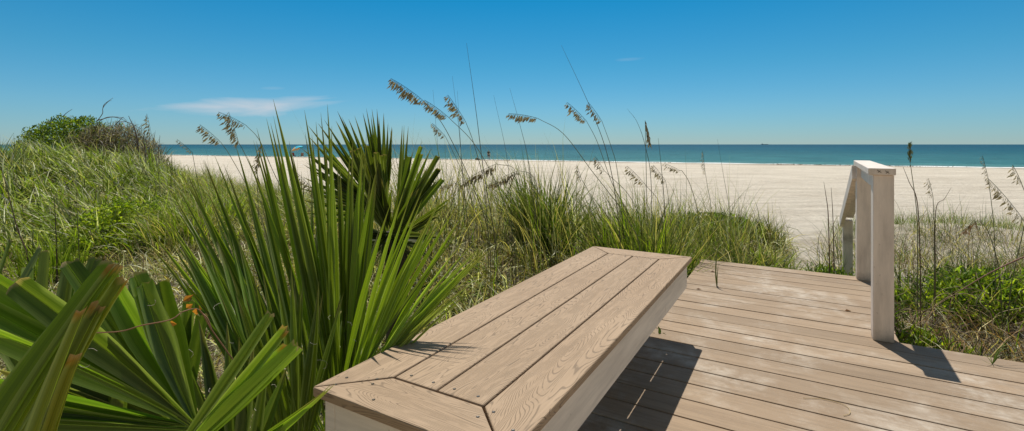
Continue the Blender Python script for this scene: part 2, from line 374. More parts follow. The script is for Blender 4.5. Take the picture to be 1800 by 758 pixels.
# ------------------------------------------------------------------ grass generator
def blades(name, pos, h, w_, az, th0, dth, col, tip=None, segs=4, parent=None, material=None, flat=False):
    """N curved blades: pos Nx3, heading az, starting tilt th0, added tilt dth"""
    n = len(pos); t = np.linspace(0, 1, segs+1)
    P_ = np.zeros((n, segs+1, 3)); P_[:, 0] = pos
    dirx, diry = np.cos(az), np.sin(az); wob = rng.normal(0, .25, (n, segs))
    for i in range(segs):
        th = th0+dth*((i+.5)/segs)**1.3; a = np.arctan2(diry, dirx)+wob[:, i]*.5
        st = np.stack([np.sin(th)*np.cos(a), np.sin(th)*np.sin(a), np.cos(th)], 1)*(h/segs)[:, None]
        P_[:, i+1] = P_[:, i]+st
    sa = az+np.pi/2+rng.normal(0, .7, n)
    side = np.stack([np.cos(sa), np.sin(sa), rng.normal(0, .25, n)], 1)
    wt = np.clip(1-t**1.8, .06, 1)*np.clip(.55+t*2, 0, 1)
    off = side[:, None, :]*(w_[:, None]*wt[None, :])[:, :, None]*.5
    V = np.stack([P_-off, P_+off], 2).reshape(n*(segs+1)*2, 3)
    b = (np.arange(n)*(segs+1)*2)[:, None]+(np.arange(segs)*2)[None, :]; b = b.ravel()
    Fq = np.stack([b, b+1, b+3, b+2], 1)
    if tip is None: tip = col*1.15
    cc = col[:, None, :]*(1-t[None, :, None]**2)+tip[:, None, :]*(t[None, :, None]**2)
    cc = np.repeat(cc[:, :, None, :], 2, 2).reshape(-1, 3)
    return mesh_np(name, V, Fq, cc, material or M_GRASS, False, parent)
def pick(n, pal, wts, jit=.34):
    pal = (np.array(pal)*1.28).clip(0, .72); k = rng.choice(len(pal), n, p=np.array(wts)/sum(wts))
    return pal[k]*(1+rng.normal(0, jit, (n, 1))).clip(.45, 1.7)
def scatter(n, r0, r1, y0, y1, dens=None, p=1.0):
    """points with x/y in r0..r1, y in y0..y1, evenly per ground area, off the deck"""
    m = int(n*4); y = np.sqrt(rng.uniform(y0**2, y1**2, m)); x = rng.uniform(r0, r1, m)*y
    k = ~on_deck(x, y)
    if dens is not None: k &= rng.uniform(0, 1, m) < dens(x, y)
    x, y = x[k][:n], y[k][:n]
    return np.stack([x, y, terr(x, y)-.01], 1)
def tuss(n, ncl, rad, *a, **k):
    """points gathered in tussocks; 4th column: heading away from the tussock centre"""
    c = scatter(ncl, *a, **k); m = len(c); wgt = rng.uniform(.3, 1.6, m)**1.5; i = rng.choice(m, n, p=wgt/wgt.sum())
    sz = (rad*rng.uniform(.5, 1.5, m))[i]; dx, dy = rng.normal(0, 1, n)*sz, rng.normal(0, 1, n)*sz
    x, y = c[i, 0]+dx, c[i, 1]+dy; ok = ~on_deck(x, y); x, y, dx, dy = x[ok], y[ok], dx[ok], dy[ok]
    return np.stack([x, y, terr(x, y)-.01, np.arctan2(dy, dx)], 1)
GREEN = (.115, .185, .006); LIME = (.28, .37, .02); GREY = (.20, .205, .075); STRAW = (.42, .36, .16); PALE = (.66, .64, .38); BROWN = (.16, .115, .07); DK = (.05, .07, .025)
def patch(name, label, cat, pos, hr, wr, azm, azs, th0, dth, pal, wts, tipf=None, segs=4):
    n = len(pos)
    h = rng.uniform(*hr, n)*(.6+.8*vnoise(pos[:, 0], pos[:, 1], .45, 12)); w_ = rng.uniform(*wr, n)
    col = pick(n, pal, wts); tip = col*1.1 if tipf is None else col*(1-tipf)+np.array(STRAW)*tipf
    az = rng.normal(azm, azs, n)
    if pos.shape[1] == 4: az = np.where(rng.uniform(0, 1, n) < (.22 if name == 'dune_grass' else .5), pos[:, 3]+rng.normal(0, .5, n), az); pos = pos[:, :3]
    o = blades(name, pos, h, w_, az, np.abs(rng.normal(*th0, n)), rng.normal(*dth, n).clip(-.5, 3.0), col, tip, segs)
    return tag(o, label, cat, kind='stuff')
PI = math.pi
def clump(s, seed, lo, hi): return lambda x, y: ss(lo, hi, vnoise(x, y, s, seed)*.65+vnoise(x, y, s*.4, seed+1)*.35)
# left dune: long wind-combed green grass; pale blades paint in sheen highlights
pos = tuss(17000, 1000, .10, -1.30, -.66, 5.2, 11.0, lambda x, y: ss(-.55, -.70, x/y+.06*(vnoise(x, y, 1, 3)-.5))*.98+.02)
patch('dune_grass', 'long bright green wind-combed grass covering the left dune', 'grass', pos, (.30, .66), (.014, .028), PI, .7, (.3, .22), (1.35, .65), [GREEN, LIME, DK, STRAW, PALE], [5, 3.4, 3.6, 1, 2.6], .25, 5)
# mid left, greener mix between dune and beach
pos = tuss(9000, 420, .09, -.72, -.34, 5.4, 10.5, clump(.9, 31, .25, .5))
patch('slope_grass', 'mixed green and straw grass on the slope right of the left dune', 'grass', pos, (.30, .60), (.007, .014), PI, .6, (.25, .2), (1.1, .5), [GREEN, LIME, GREY, STRAW, PALE, DK], [2.4, 1.8, 3, 3, 1.4, 2], .3, 5)
# dry mat in the left foreground
pos = tuss(19000, 1200, .09, -1.25, -.02, 2.1, 6.2)
patch('dry_grass', 'dry tangled straw grass matted on the sand behind the palm leaves', 'grass', pos, (.14, .44), (.006, .013), PI*.9, 1.4, (.7, .4), (1.5, .7), [STRAW, PALE, GREY, BROWN, GREEN], [2.6, 1.6, 2.6, 1.7, .9], None, 5)
# centre mat beyond the bench
pos = tuss(24000, 1100, .085, -.45, .56, 2.3, 8.2, lambda x, y: ss(8.6, 7.2, y)*ss(.60, .52, x/y))
patch('thatch_grass', 'grey green curling grass thatch covering the ground beyond the bench', 'grass', pos, (.16, .48), (.008, .017), PI*.95, 1.3, (.5, .35), (2.0, .8), [GREY, GREEN, STRAW, PALE, BROWN, DK, LIME], [3, 1.0, 4.2, 3.6, 3, 3.4, .3], .15, 5)
# thin dead culms standing in the mats
pos = scatter(900, -.9, .58, 3.4, 8.5, clump(1.2, 61, .3, .6))
patch('dead_culms', 'thin brown dead culms standing up through the grass mats', 'dead stalks', pos, (.35, .85), (.004, .007), PI, .8, (.18, .12), (.35, .3), [BROWN, (.10, .09, .05), STRAW, GREY], [3, 3, 1, 1], .1, 5)
pos = tuss(1900, 170, .09, -.34, .55, 4.4, 8.0, clump(.9, 71, .34, .56))
patch('tall_wisps', 'taller loose wisps of olive and straw grass above the mat beyond the bench', 'grass', pos, (.65, 1.30), (.006, .011), PI, .8, (.22, .14), (.8, .5), [GREY, STRAW, GREEN, DK, PALE], [3, 3.4, 1.4, 2.4, 1], .2, 7)
# far yellow-green fringe
pos = tuss(8000, 420, .14, -.80, .30, 8.5, 14.5, clump(2.2, 41, .38, .58))
patch('beach_edge_grass', 'thin yellow green grass fringe where the dune meets the open beach', 'grass', pos, (.22, .5), (.004, .008), PI, .9, (.3, .2), (.9, .5), [LIME, GREY, STRAW, GREEN], [3, 3, 3, 1], .3, 4)
# right hummock
pos = tuss(4600, 120, .10, .22, .56, 4.3, 9.6, lambda x, y: ss(.575, .50, x/y+.10*(vnoise(x, y, .8, 21)-.5))*(1-.92*g(x, y, 3.15, 6.6, .9, .42)))
patch('hummock_grass', 'green and grey grass on the low hummock left of the sand path', 'grass', pos, (.24, .60), (.009, .017), PI, 1.2, (.4, .3), (1.2, .8), [GREEN, GREY, DK, LIME, STRAW], [2.6, 3.4, 5, .6, 2.4], .2, 5)
# right, wiry
pos = tuss(2700, 110, .13, .66, 1.2, 4.8, 9.4)
patch('wiry_grass', 'sparse dark wiry grass on pale sand right of the handrail', 'grass', pos, (.30, .80), (.006, .010), PI/2, 2.0, (.5, .4), (1.2, .9), [DK, (.08, .075, .04), BROWN, GREEN, STRAW], [2.6, 2, 2, 2, 2.6], .1, 7)
pos = tuss(2200, 110, .08, .64, 1.2, 8.6, 10.6, lambda x, y: g(x, y, x, 9.75+.2*np.sin(x*1.7), 1, .45))
patch('crest_grass', 'short grey green tufts along the sandy crest right of the handrail', 'grass', pos, (.18, .42), (.004, .007), PI/2, 2.0, (.35, .3), (.6, .5), [GREY, GREEN, DK], [3, 3, 1], .1, 4)
# under the right side: dry runners and litter; near-black stems put dark hollows into the colour
pos = tuss(3600, 220, .10, .66, 1.25, 2.2, 4.6)
patch('runner_grass', 'tan arching runner stems tangled beside the right edge of the deck', 'grass', pos, (.18, .60), (.004, .009), PI, 1.6, (.7, .4), (1.5, .6), [STRAW, BROWN, PALE, (.34, .21, .10), (.05, .04, .025)], [2.4, 3, 1.6, 2.4, 5], None, 6)

# ------------------------------------------------------------------ leafy patches
def leaves(name, cen, size, col, up=.4, parent=None, wl=.45):
    n = len(cen); d = rng.normal(0, 1, (n, 3)); d[:, 2] = np.abs(d[:, 2])*.6+up; d /= np.linalg.norm(d, axis=1)[:, None]
    s = np.cross(d, rng.normal(0, 1, (n, 3))); s /= np.linalg.norm(s, axis=1)[:, None]; nn = np.cross(s, d)
    L_ = size[:, None]
    V = np.stack([cen, cen+d*L_*.45+s*L_*wl*.5+nn*L_*.10, cen+d*L_-nn*L_*.08, cen+d*L_*.45-s*L_*wl*.5+nn*L_*.10], 1).reshape(-1, 3)
    b = np.arange(n)*4; Fq = np.concatenate([np.stack([b, b+1, b+2], 1), np.stack([b, b+2, b+3], 1)])
    return mesh_np(name, V, Fq, np.repeat(col, 4, 0), M_LEAF, False, parent)
def low_plant(name, label, cx, cy, rx, ry, hgt, n, size, pal, wts, wl=.4, cat='plant', base_n=0, up=.4):
    z = tz(cx, cy); r = empty(name, (cx, cy, z), label, cat)
    k = max(6, int(n/110)); ca = rng.uniform(0, 2*PI, k); cr = np.sqrt(rng.uniform(0, 1, k))
    sx, sy = cx+np.cos(ca)*cr*rx, cy+np.sin(ca)*cr*ry; sh = hgt*(1-.55*cr**2)*rng.uniform(.55, 1.1, k)
    idx = rng.integers(0, k, n); t = rng.uniform(.1, 1, n)**.7
    x = sx[idx]+rng.normal(0, .045+.03*hgt, n)*(.4+t); y = sy[idx]+rng.normal(0, .045+.03*hgt, n)*(.4+t)
    zz = terr(x, y)+t*sh[idx]
    ok = ~on_deck(x, y, .0); cen = np.stack([x, y, zz], 1)[ok]
    leaves('foliage', cen, rng.uniform(size*.6, size*1.25, len(cen)), pick(len(cen), pal, wts), up, r, wl)
    ok2 = ~on_deck(sx, sy, .0)
    pp = np.stack([sx, sy, terr(sx, sy)], 1)[ok2]; m = len(pp)
    pp = np.repeat(pp, 3, 0); m = len(pp)
    tag(blades('stems', pp, np.repeat(sh[ok2], 3)*rng.uniform(.8, 1.2, m), np.full(m, .004), rng.uniform(0, 6.28, m), np.full(m, .1), rng.uniform(0, .5, m), pick(m, [BROWN, DK], [1, 1]), None, 4, r), kind='stuff')
    return r
YG = (.26, .32, .025); YG2 = (.135, .20, .022); MG = (.062, .11, .018)
low_plant('leafy_bush', 'bright yellow green leafy bush low on the left dune', -4.6, 5.75, .62, .5, .50, 5600, .045, [YG, YG2, MG], [5, 4, 1.5], .45, 'bush')
low_plant('leafy_bush', 'low lime weeds below the bright leafy bush at left', -4.4, 5.1, .4, .3, .16, 700, .035, [YG2, MG, YG], [4, 3, 2], .4, 'bush')
low_plant('beach_shrub', 'bright green broadleaf shrub right of the handrail, largest there', 4.50, 4.65, .95, .50, .44, 4200, .085, [YG2, YG, MG, DK], [4, 3.4, 2, 1.2], .20, 'shrub')
low_plant('beach_shrub', 'small green sprig clump in front of the broadleaf shrub at the right', 2.95, 3.55, .30, .22, .30, 800, .08, [YG2, YG, MG], [3, 4, 1.5], .17, 'shrub', up=1.0)
low_plant('beach_shrub', 'leafy plant right against the foot of the middle white post', 3.30, 4.75, .22, .45, .42, 1500, .055, [YG2, MG, DK], [3, 4, 2], .25, 'shrub', up=.9)
low_plant('beach_shrub', 'dark green plant left of the short stair post beside the path', 3.42, 5.25, .22, .3, .34, 1400, .055, [YG2, MG, YG], [3, 4, 1], .22, 'shrub', up=.9)
low_plant('trailing_vine', 'dark green vine mat on top of the hummock by the path', 3.05, 7.9, 1.1, .40, .34, 2600, .06, [MG, YG2, DK], [4, 2, 2], .7, 'vine')
low_plant('beach_shrub', 'leafy weeds at the far right edge of the photo by the deck', 5.0, 5.2, .9, .5, .30, 2000, .05, [YG2, MG, DK], [3, 4, 2], .35, 'shrub')

# dune shrub: green dome with bare grey twigs on its seaward side
sx_, sy_ = -9.0, 11.4; sz_ = tz(sx_, sy_)
shr = empty('dune_shrub', (sx_, sy_, sz_), 'rounded green shrub with bare grey twigs on top of the left dune', 'shrub')
def dome(n, cx, cy, cz, rx, ry, rz, shell=.35):
    a = rng.uniform(0, 2*PI, n); e = np.arcsin(rng.uniform(-.1, 1, n)); rr = 1-shell*rng.uniform(0, 1, n)**2
    x = np.cos(a)*np.cos(e); y = np.sin(a)*np.cos(e); z = np.sin(e)
    bumpy = 1+.07*(vnoise(a*3, e*3, .55, 4)-.5)+.10*(vnoise(x*6+9, y*6+z*5, 1, 7)-.5)
    return np.stack([cx+x*rx*rr*bumpy, cy+y*ry*rr*bumpy, cz+z*rz*rr*bumpy], 1)
top = 1.05+(254-206)/F*11.4
cen = np.concatenate([dome(17000, -10.25, 11.4, .1, 1.15, 1.2, top-.10, .3), dome(14000, -10.2, 11.4, .1, 1.08, 1.1, top-.16, .9), dome(2600, -9.5, 11.35, .1, .9, 1.0, top-.22)])
leaves('crown', cen, rng.uniform(.03, .062, len(cen)), pick(len(cen), [MG, YG2, YG, (.04, .07, .012)], [3.4, 3, 1.6, 3]), .5, shr, .6)
tw = dome(15000, -9.15, 11.15, .0, 1.25, 1.0, top-.26, .5); n = len(tw)
tw = tw[rng.uniform(0, 1, n) < ss(-10.4, -9.3, tw[:, 0])]; n = len(tw)
tag(blades('twigs', tw, rng.uniform(.10, .36, n), rng.uniform(.008, .018, n), rng.uniform(0, 6.28, n), rng.uniform(.2, 1.6, n), rng.uniform(-.4, 1.6, n), pick(n, [(.17, .14, .12), (.34, .30, .26), (.07, .055, .045), DK], [3, 2.4, 3, 1.4]), None, 4, shr), kind='stuff')
for pts in ([(170, 214), (180, 200), (181, 190), (190, 179), (196, 177)], [(181, 190), (184, 183), (199, 172)], [(110, 205), (118, 198), (127, 192)], [(175, 213), (190, 206), (215, 207), (222, 213)],
            [(200, 222), (214, 208), (218, 206)], [(205, 215), (225, 215), (250, 228)], [(150, 245), (160, 238), (168, 230)], [(170, 212), (200, 206), (225, 216), (240, 235)], [(105, 245), (112, 236), (118, 231)]):
    q = smooth_path([P(a, b, 11.0) for a, b in pts], 5); mb = MB(); tube(mb, q, [.009*(1-.7*i/len(q)) for i in range(len(q))], 5, (.22, .18, .16)); mb.build('branch', M_STEM, shr)

# ------------------------------------------------------------------ palm leaves
def blade(mb, H, T, wmax, nrm, bend=Vector((0, 0, 0)), fused=.38, cut=0, fold=.45, col=(.05, .09, .015), twist=0, segs=11, rib_r=0):
    H, T = Vector(H), Vector(T); mid = (H+T)/2+bend; ax_ = (T-H).normalized()
    col = (col[0]*1.22, col[1]*1.02, col[2])
    ts = [i/segs for i in range(segs+1)]
    if cut: ts = ts[:-1]+[1-min(.04, (.014 if cut > 1 else .005)/(T-H).length), 1.0]; segs += 1
    pts = []
    for t in ts:
        p = H*(1-t)**2+mid*2*t*(1-t)+T*t*t; pts.append(p)
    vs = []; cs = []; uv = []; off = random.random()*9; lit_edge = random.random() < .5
    for i in range(segs+1):
        t = ts[i]; tg = (pts[min(i+1, segs)]-pts[max(i-1, 0)]).normalized()
        sd_ = tg.cross(nrm).normalized(); up = sd_.cross(tg).normalized()
        if twist: rm = Matrix.Rotation(twist*t, 3, tg); sd_ = rm @ sd_; up = rm @ up
        if t < fused: wv = wmax*(.12+.88*t/fused)
        elif cut: wv = wmax*(1-.28*((t-fused)/(1-fused)))
        else: wv = wmax*max(.02, 1-((t-fused)/(1-fused))**1.35)
        e = .5*wv; fd = fold*wv*.5
        rg = [tg*random.uniform(-.007, .005) if cut and i >= segs-1 else tg*0 for _ in range(5)]
        vs += [pts[i]-sd_*e+up*fd+rg[0], pts[i]-sd_*e*.5+up*fd*.45+rg[1], pts[i]-up*fd*.1+rg[2], pts[i]+sd_*e*.5+up*fd*.45+rg[3], pts[i]+sd_*e+up*fd+rg[4]]
        c = Vector(col)
        rib = c*1.0+Vector((.07, .075, .015))
        if cut and i == segs: c = Vector((.40, .30, .18)) if cut == 1 else Vector((.50, .30, .14)); rib = c
        elif cut > 1 and i == segs-1: c = Vector((.40, .22, .03)); rib = c
        elif not cut and i >= segs-1: c = c*.5+Vector((.13, .10, .05)); rib = c
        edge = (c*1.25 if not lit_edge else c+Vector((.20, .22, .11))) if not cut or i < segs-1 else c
        five = [edge, c, rib if i < segs-1 or cut else c, c*.92, edge]
        if cut > 1 and i == segs-1:
            k0_ = random.randint(0, 3); five = [five[q_] if k0_ <= q_ <= k0_+1 else Vector(col) for q_ in range(5)]
        cs += [tuple(x_) for x_ in five]
        uv += [(off+k*.25, t*(T-H).length*3) for k in range(5)]
    fs = [(i*5+j, i*5+j+1, (i+1)*5+j+1, (i+1)*5+j) for i in range(segs) for j in range(4)]
    mb.add(vs, fs, cs, uv)
    if rib_r: tube(mb, [pts[i]-Vector((0, .0006, 0)) for i in range(len(pts)-(1 if cut else 2))], [rib_r*(1-.6*ts[i]) for i in range(len(pts)-(1 if cut else 2))], 4, tuple(Vector(col)*1.5+Vector((.22, .27, .05))))
def pl(ctrl, t):   # point on a polyline of (u,v,Y) by parameter 0..1
    n = len(ctrl)-1; x = t*n; i = min(int(x), n-1); f = x-i
    return tuple(ctrl[i][k]*(1-f)+ctrl[i+1][k]*f for k in range(3))
def frond(parent, hub, env, n, wpx, cut=0, jit=8, bendpx=(0, 0), col=(.045, .085, .012), nrm=None, fused=.38, fold=.5, hubj=3, lenj=.06, name='frond', colj=.25, petiole=None, cutmix=0, rib_r=0):
    mb = MB(); Hh = P(*hub)
    if parent.name == 'palmetto': n = int(n*1.7); wpx *= .66
    col = tuple(x*(2.0 if parent.name == 'palmetto' else (1.12 if parent.name != 'fan_palm' else 1.9)) for x in col)
    if nrm is None:
        a = P(*env[0])-Hh; b = P(*env[-1])-Hh; nrm = a.cross(b)
        if nrm.length < 1e-5: nrm = Vector((0, -1, 0))
        nrm.normalize()
        if nrm.dot(Vector((0, -1, .2))) < 0: nrm = -nrm
    for i in range(n):
        t = (i+.5)/n+random.uniform(-.3, .3)/n; t = min(max(t, 0), 1)
        e = pl(env, t); k = 1+random.uniform(-lenj, lenj)
        T = (hub[0]+(e[0]-hub[0])*k+random.uniform(-jit, jit), hub[1]+(e[1]-hub[1])*k+random.uniform(-jit, jit), e[2]*(1+random.uniform(-.02, .02)))
        h = P(hub[0]+random.uniform(-hubj, hubj), hub[1]+random.uniform(-hubj, hubj), hub[2])
        wm = wpx*hub[2]/F*random.uniform(.8, 1.15); k2 = random.choice([.62, .8, 1, 1.1, 1.25, 1.6])*random.uniform(.9, 1.1)
        c = tuple(x*k2 for x in col); bx = random.uniform(.5, 1.3)
        bend = Vector((bendpx[0]*e[2]/F*bx, 0, -bendpx[1]*e[2]/F*bx))+nrm*random.uniform(-.012, .012)
        ct = cut if (cut and random.random() >= cutmix) else 0
        blade(mb, h, P(*T), wm, (nrm+Vector((random.uniform(-.3, .3), random.uniform(-.2, .2), random.uniform(-.2, .2)))).normalized(), bend, fused, (ct if ct < 2 else random.choice([1, 2, 2])), fold, c, random.uniform(-.5, .5), rib_r=rib_r)
    if petiole:
        q = smooth_path([P(*petiole), (P(*petiole)+Hh)/2+Vector((0, 0, .02)), Hh], 4)
        tube(mb, q, .009, 6, (.12, .16, .04))
    return mb.build(name, M_PALM, parent)
# big palmetto left of the bench
big = empty('palmetto', (-.72, 1.72, tz(-.72, 1.72)), 'large palmetto with long narrow upright green blades left of the bench', 'palm')
DG = (.058, .100, .009)
base1 = (575, 1000, 1.75)
frond(big, (560, 800, 1.70), [(262, 445, 2.0), (283, 375, 2.1), (318, 330, 2.1), (366, 300, 2.1), (452, 240, 2.0)], 13, 20, jit=9, bendpx=(16, 10), col=DG, hubj=22, petiole=base1, fused=.5)
frond(big, (585, 760, 1.62), [(425, 270, 1.8), (470, 200, 1.8), (500, 250, 1.8), (548, 200, 1.85), (590, 235, 1.9)], 10, 21, jit=11, bendpx=(14, 0), col=DG, hubj=26, petiole=base1, fused=.5)
frond(big, (600, 760, 1.60), [(575, 225, 1.75), (610, 280, 1.8), (640, 235, 1.8), (655, 290, 1.8), (672, 300, 1.85)], 9, 21, jit=9, bendpx=(-6, 0), col=(.062, .108, .009), hubj=22, petiole=base1, fused=.5)
frond(big, (600, 740, 1.50), [(690, 345, 1.60), (735, 330, 1.62), (765, 370, 1.62), (782, 352, 1.66), (812, 388, 1.66)], 8, 17, jit=9, bendpx=(-12, -4), col=(.075, .13, .010), hubj=20, petiole=base1, fused=.5)
frond(big, (590, 735, 1.47), [(818, 395, 1.58), (850, 440, 1.56), (868, 425, 1.6), (848, 462, 1.56)], 8, 12, jit=7, bendpx=(-16, -12), col=(.075, .13, .02), hubj=16, petiole=base1, fused=.5)
frond(big, (580, 735, 1.46), [(855, 475, 1.58), (842, 495, 1.56), (800, 515, 1.54), (770, 535, 1.52)], 7, 9, jit=8, bendpx=(-10, -16), col=(.10, .15, .04), hubj=14, petiole=base1, fused=.5)
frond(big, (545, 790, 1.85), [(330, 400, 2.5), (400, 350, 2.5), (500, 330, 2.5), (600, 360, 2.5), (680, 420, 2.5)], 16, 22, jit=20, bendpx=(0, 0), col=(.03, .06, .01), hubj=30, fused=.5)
frond(big, (500, 800, 1.45), [(285, 470, 1.75), (330, 440, 1.75), (375, 425, 1.8), (420, 420, 1.8)], 9, 24, jit=14, bendpx=(8, 8), col=(.05, .10, .014), hubj=22, fused=.5)
frond(big, (520, 830, 1.38), [(380, 500, 1.55), (430, 480, 1.6), (500, 470, 1.6), (560, 500, 1.55), (600, 520, 1.6)], 10, 22, jit=16, bendpx=(4, 0), col=(.05, .085, .008), hubj=22, fused=.5)
# second palmetto behind, with dark heart
mid = empty('palmetto', (-.74, 3.05, tz(-.74, 3.05)), 'dark fan palmetto with cut tips standing against the beach and sea', 'palm')
base2 = (690, 560, 3.05)
DD = (.050, .085, .010)
frond(mid, (668, 372, 3.0), [(528, 395, 2.9), (522, 335, 2.9), (545, 300, 2.9), (530, 262, 2.9), (562, 225, 3.0), (596, 205, 3.0)], 17, 10.5, jit=8, bendpx=(4, 4), col=DD, hubj=5, petiole=base2)
frond(mid, (672, 365, 2.95), [(585, 205, 3.0), (612, 215, 3.0), (642, 198, 3.0), (656, 196, 3.0), (678, 205, 3.0), (692, 235, 3.0)], 14, 9, jit=8, bendpx=(3, 0), col=DD, hubj=5, petiole=base2)
frond(mid, (676, 395, 2.9), [(615, 262, 2.85), (640, 262, 2.85), (660, 268, 2.85), (684, 262, 2.85)], 8, 14, cut=1, jit=5, col=DD, hubj=5)
frond(mid, (690, 420, 2.9), [(715, 275, 2.95), (735, 268, 2.95), (752, 262, 2.95), (768, 288, 2.95), (772, 302, 2.95), (776, 325, 2.95)], 11, 11.5, cut=1, jit=7, bendpx=(-2, 0), col=(.06, .105, .012), hubj=5, petiole=base2, cutmix=.2)
frond(mid, (694, 425, 2.95), [(800, 345, 3.0), (790, 360, 3.0), (775, 372, 3.0), (765, 400, 3.0)], 7, 10, jit=6, bendpx=(0, -5), col=DD, hubj=5)
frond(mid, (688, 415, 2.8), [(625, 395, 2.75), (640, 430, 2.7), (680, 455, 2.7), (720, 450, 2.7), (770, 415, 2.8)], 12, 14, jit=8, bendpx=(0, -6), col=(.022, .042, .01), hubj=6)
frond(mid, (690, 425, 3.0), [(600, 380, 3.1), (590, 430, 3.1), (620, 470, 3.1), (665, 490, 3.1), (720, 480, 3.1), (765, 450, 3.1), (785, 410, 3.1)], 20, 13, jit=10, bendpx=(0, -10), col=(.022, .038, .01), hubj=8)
frond(mid, (684, 410, 2.85), [(640, 330, 2.8), (665, 320, 2.8), (700, 325, 2.8), (735, 335, 2.8)], 10, 11, jit=10, col=(.04, .07, .01), hubj=8)
frond(mid, (700, 430, 3.1), [(715, 232, 3.1), (705, 225, 3.1), (745, 240, 3.1)], 4, 9, jit=5, bendpx=(0, 0), col=(.05, .09, .02), hubj=5)
mb = MB(); q = smooth_path([Vector((-.74, 3.05, tz(-.74, 3.05)-.05)), P(700, 470, 3.05), P(690, 410, 3.0)], 5); tube(mb, q, .06, 9, (.05, .038, .025)); mb.build('trunk', M_STEM, mid)
# near palm fans, lower left
near = empty('fan_palm', (-.75, 1.05, tz(-.75, 1.05)), 'fan palm with broad blunt-cut leaf blades in the lower left foreground', 'palm')
base3 = (330, 1150, 1.1); NG = (.065, .125, .013)
frond(near, (338, 752, 1.12), [(-160, 800, .92), (-170, 745, .9), (-160, 690, .9), (-150, 640, .9)], 6, 40, cut=1, jit=5, col=(.04, .085, .01), hubj=5, fused=.66, fold=.35, petiole=base3, rib_r=.0015)
frond(near, (340, 750, 1.12), [(-90, 590, .92), (-75, 530, .92), (-40, 462, .94), (52, 505, .97)], 4, 45, cut=1, jit=4, bendpx=(0, -14), col=(.045, .09, .01), hubj=4, fused=.60, fold=.4, rib_r=.0015)
frond(near, (345, 750, 1.13), [(95, 470, 1.05), (160, 475, 1.08), (232, 487, 1.1), (262, 500, 1.12), (308, 511, 1.15)], 5, 40, cut=1, jit=4, bendpx=(-6, 4), col=(.055, .11, .012), hubj=4, fused=.60, fold=.4, rib_r=.0015)
mb = MB()
for (h, t_, wpx, bx) in [((-95, 900, .66), (196, 466, .84), 46, 0), ((-60, 905, .66), (212, 466, .84), 44, 0), ((-25, 925, .66), (222, 490, .83), 42, 4), ((-20, 960, .64), (178, 534, .80), 36, 6), ((10, 960, .62), (152, 541, .78), 38, 2), ((0, 990, .62), (104, 642, .74), 30, 0), ((40, 990, .62), (143, 623, .74), 44, 0), ((-120, 900, .66), (170, 500, .85), 40, 0)]:
    h_, T_ = P(*h), P(*t_); blade(mb, h_, T_, wpx*.75/F, Vector((random.uniform(-.5, .5), -1, .3)).normalized(), Vector((-.012+bx*.001, 0, .01)), .30, random.choice([2, 1, 2]), .55, (.16*random.uniform(.7, 1.1), .24*random.uniform(.75, 1.1), .018), random.uniform(-.3, .3), rib_r=.0010)
mb.build('frond', M_PALM, near)
frond(near, (290, 830, .98), [(468, 548, 1.12), (497, 552, 1.12), (503, 612, 1.10), (535, 606, 1.10), (530, 620, 1.1)], 5, 30, cut=2, jit=4, bendpx=(14, -8), col=(.085, .155, .016), hubj=9, fused=.5, fold=.5, lenj=.02)
frond(near, (300, 850, .95), [(590, 672, 1.06), (583, 676, 1.06), (560, 700, 1.06)], 3, 27, jit=5, bendpx=(0, 34), col=(.075, .14, .016), hubj=10, fused=.5, lenj=.02)
frond(near, (60, 850, 1.3), [(-30, 560, 1.45), (20, 500, 1.45), (85, 462, 1.45), (150, 466, 1.5), (170, 480, 1.5)], 9, 30, cut=1, jit=12, bendpx=(-6, 0), col=(.085, .13, .04), hubj=14, fused=.5)  # paler back fan: shiny reflections put into its colour
frond(near, (300, 850, 1.5), [(110, 500, 1.6), (150, 470, 1.6), (200, 480, 1.6), (260, 520, 1.6), (330, 545, 1.6), (375, 560, 1.6)], 12, 28, cut=1, jit=10, col=(.04, .08, .012), hubj=18, fused=.5)
frond(near, (-60, 700, .95), [(2, 425, 1.0), (10, 430, 1.0), (68, 445, 1.25), (60, 452, 1.25)], 4, 22, cut=1, jit=5, col=(.045, .08, .02), hubj=10, fused=.5)
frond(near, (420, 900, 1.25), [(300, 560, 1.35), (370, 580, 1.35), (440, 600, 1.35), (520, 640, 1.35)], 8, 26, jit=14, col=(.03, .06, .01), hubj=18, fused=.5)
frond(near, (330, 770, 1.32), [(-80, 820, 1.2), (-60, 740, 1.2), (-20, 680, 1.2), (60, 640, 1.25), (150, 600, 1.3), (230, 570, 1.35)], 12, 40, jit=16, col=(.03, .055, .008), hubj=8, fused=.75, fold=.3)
frond(near, (200, 880, 1.25), [(20, 640, 1.3), (80, 600, 1.3), (160, 600, 1.3), (240, 620, 1.3)], 8, 34, cut=1, jit=14, col=(.045, .08, .010), hubj=10, fused=.6)
# curled white fibres that peel from the blade edges
mb = MB()
for (a, b, Y) in [(70, 690, .8), (158, 620, .85), (390, 545, 1.2), (480, 680, 1.1), (555, 600, 1.4), (610, 570, 1.5), (505, 640, 1.1), (150, 640, .85), (75, 740, .8), (410, 600, 1.2), (620, 600, 1.5), (560, 640, 1.45), (455, 720, 1.0), (585, 560, 1.4), (265, 530, 1.0), (380, 690, 1.05), (320, 620, 1.1)]:
    r_ = random.uniform(3, 9); a0 = random.uniform(0, 6.28); sw = random.uniform(.8, 3.0); ex = random.uniform(1.0, 2.0)
    q = [P(a+ex*r_*math.cos(a0+sw*i/10)*(1+i*.05)+random.uniform(-1, 1), b+r_*math.sin(a0+sw*i/10)*(1+i*.04), Y+.002*i) for i in range(11)]
    mb = MB(); tube(mb, q, .0004, 4, (.50, .46, .36)); mb.build('fiber', M_STEM, near)
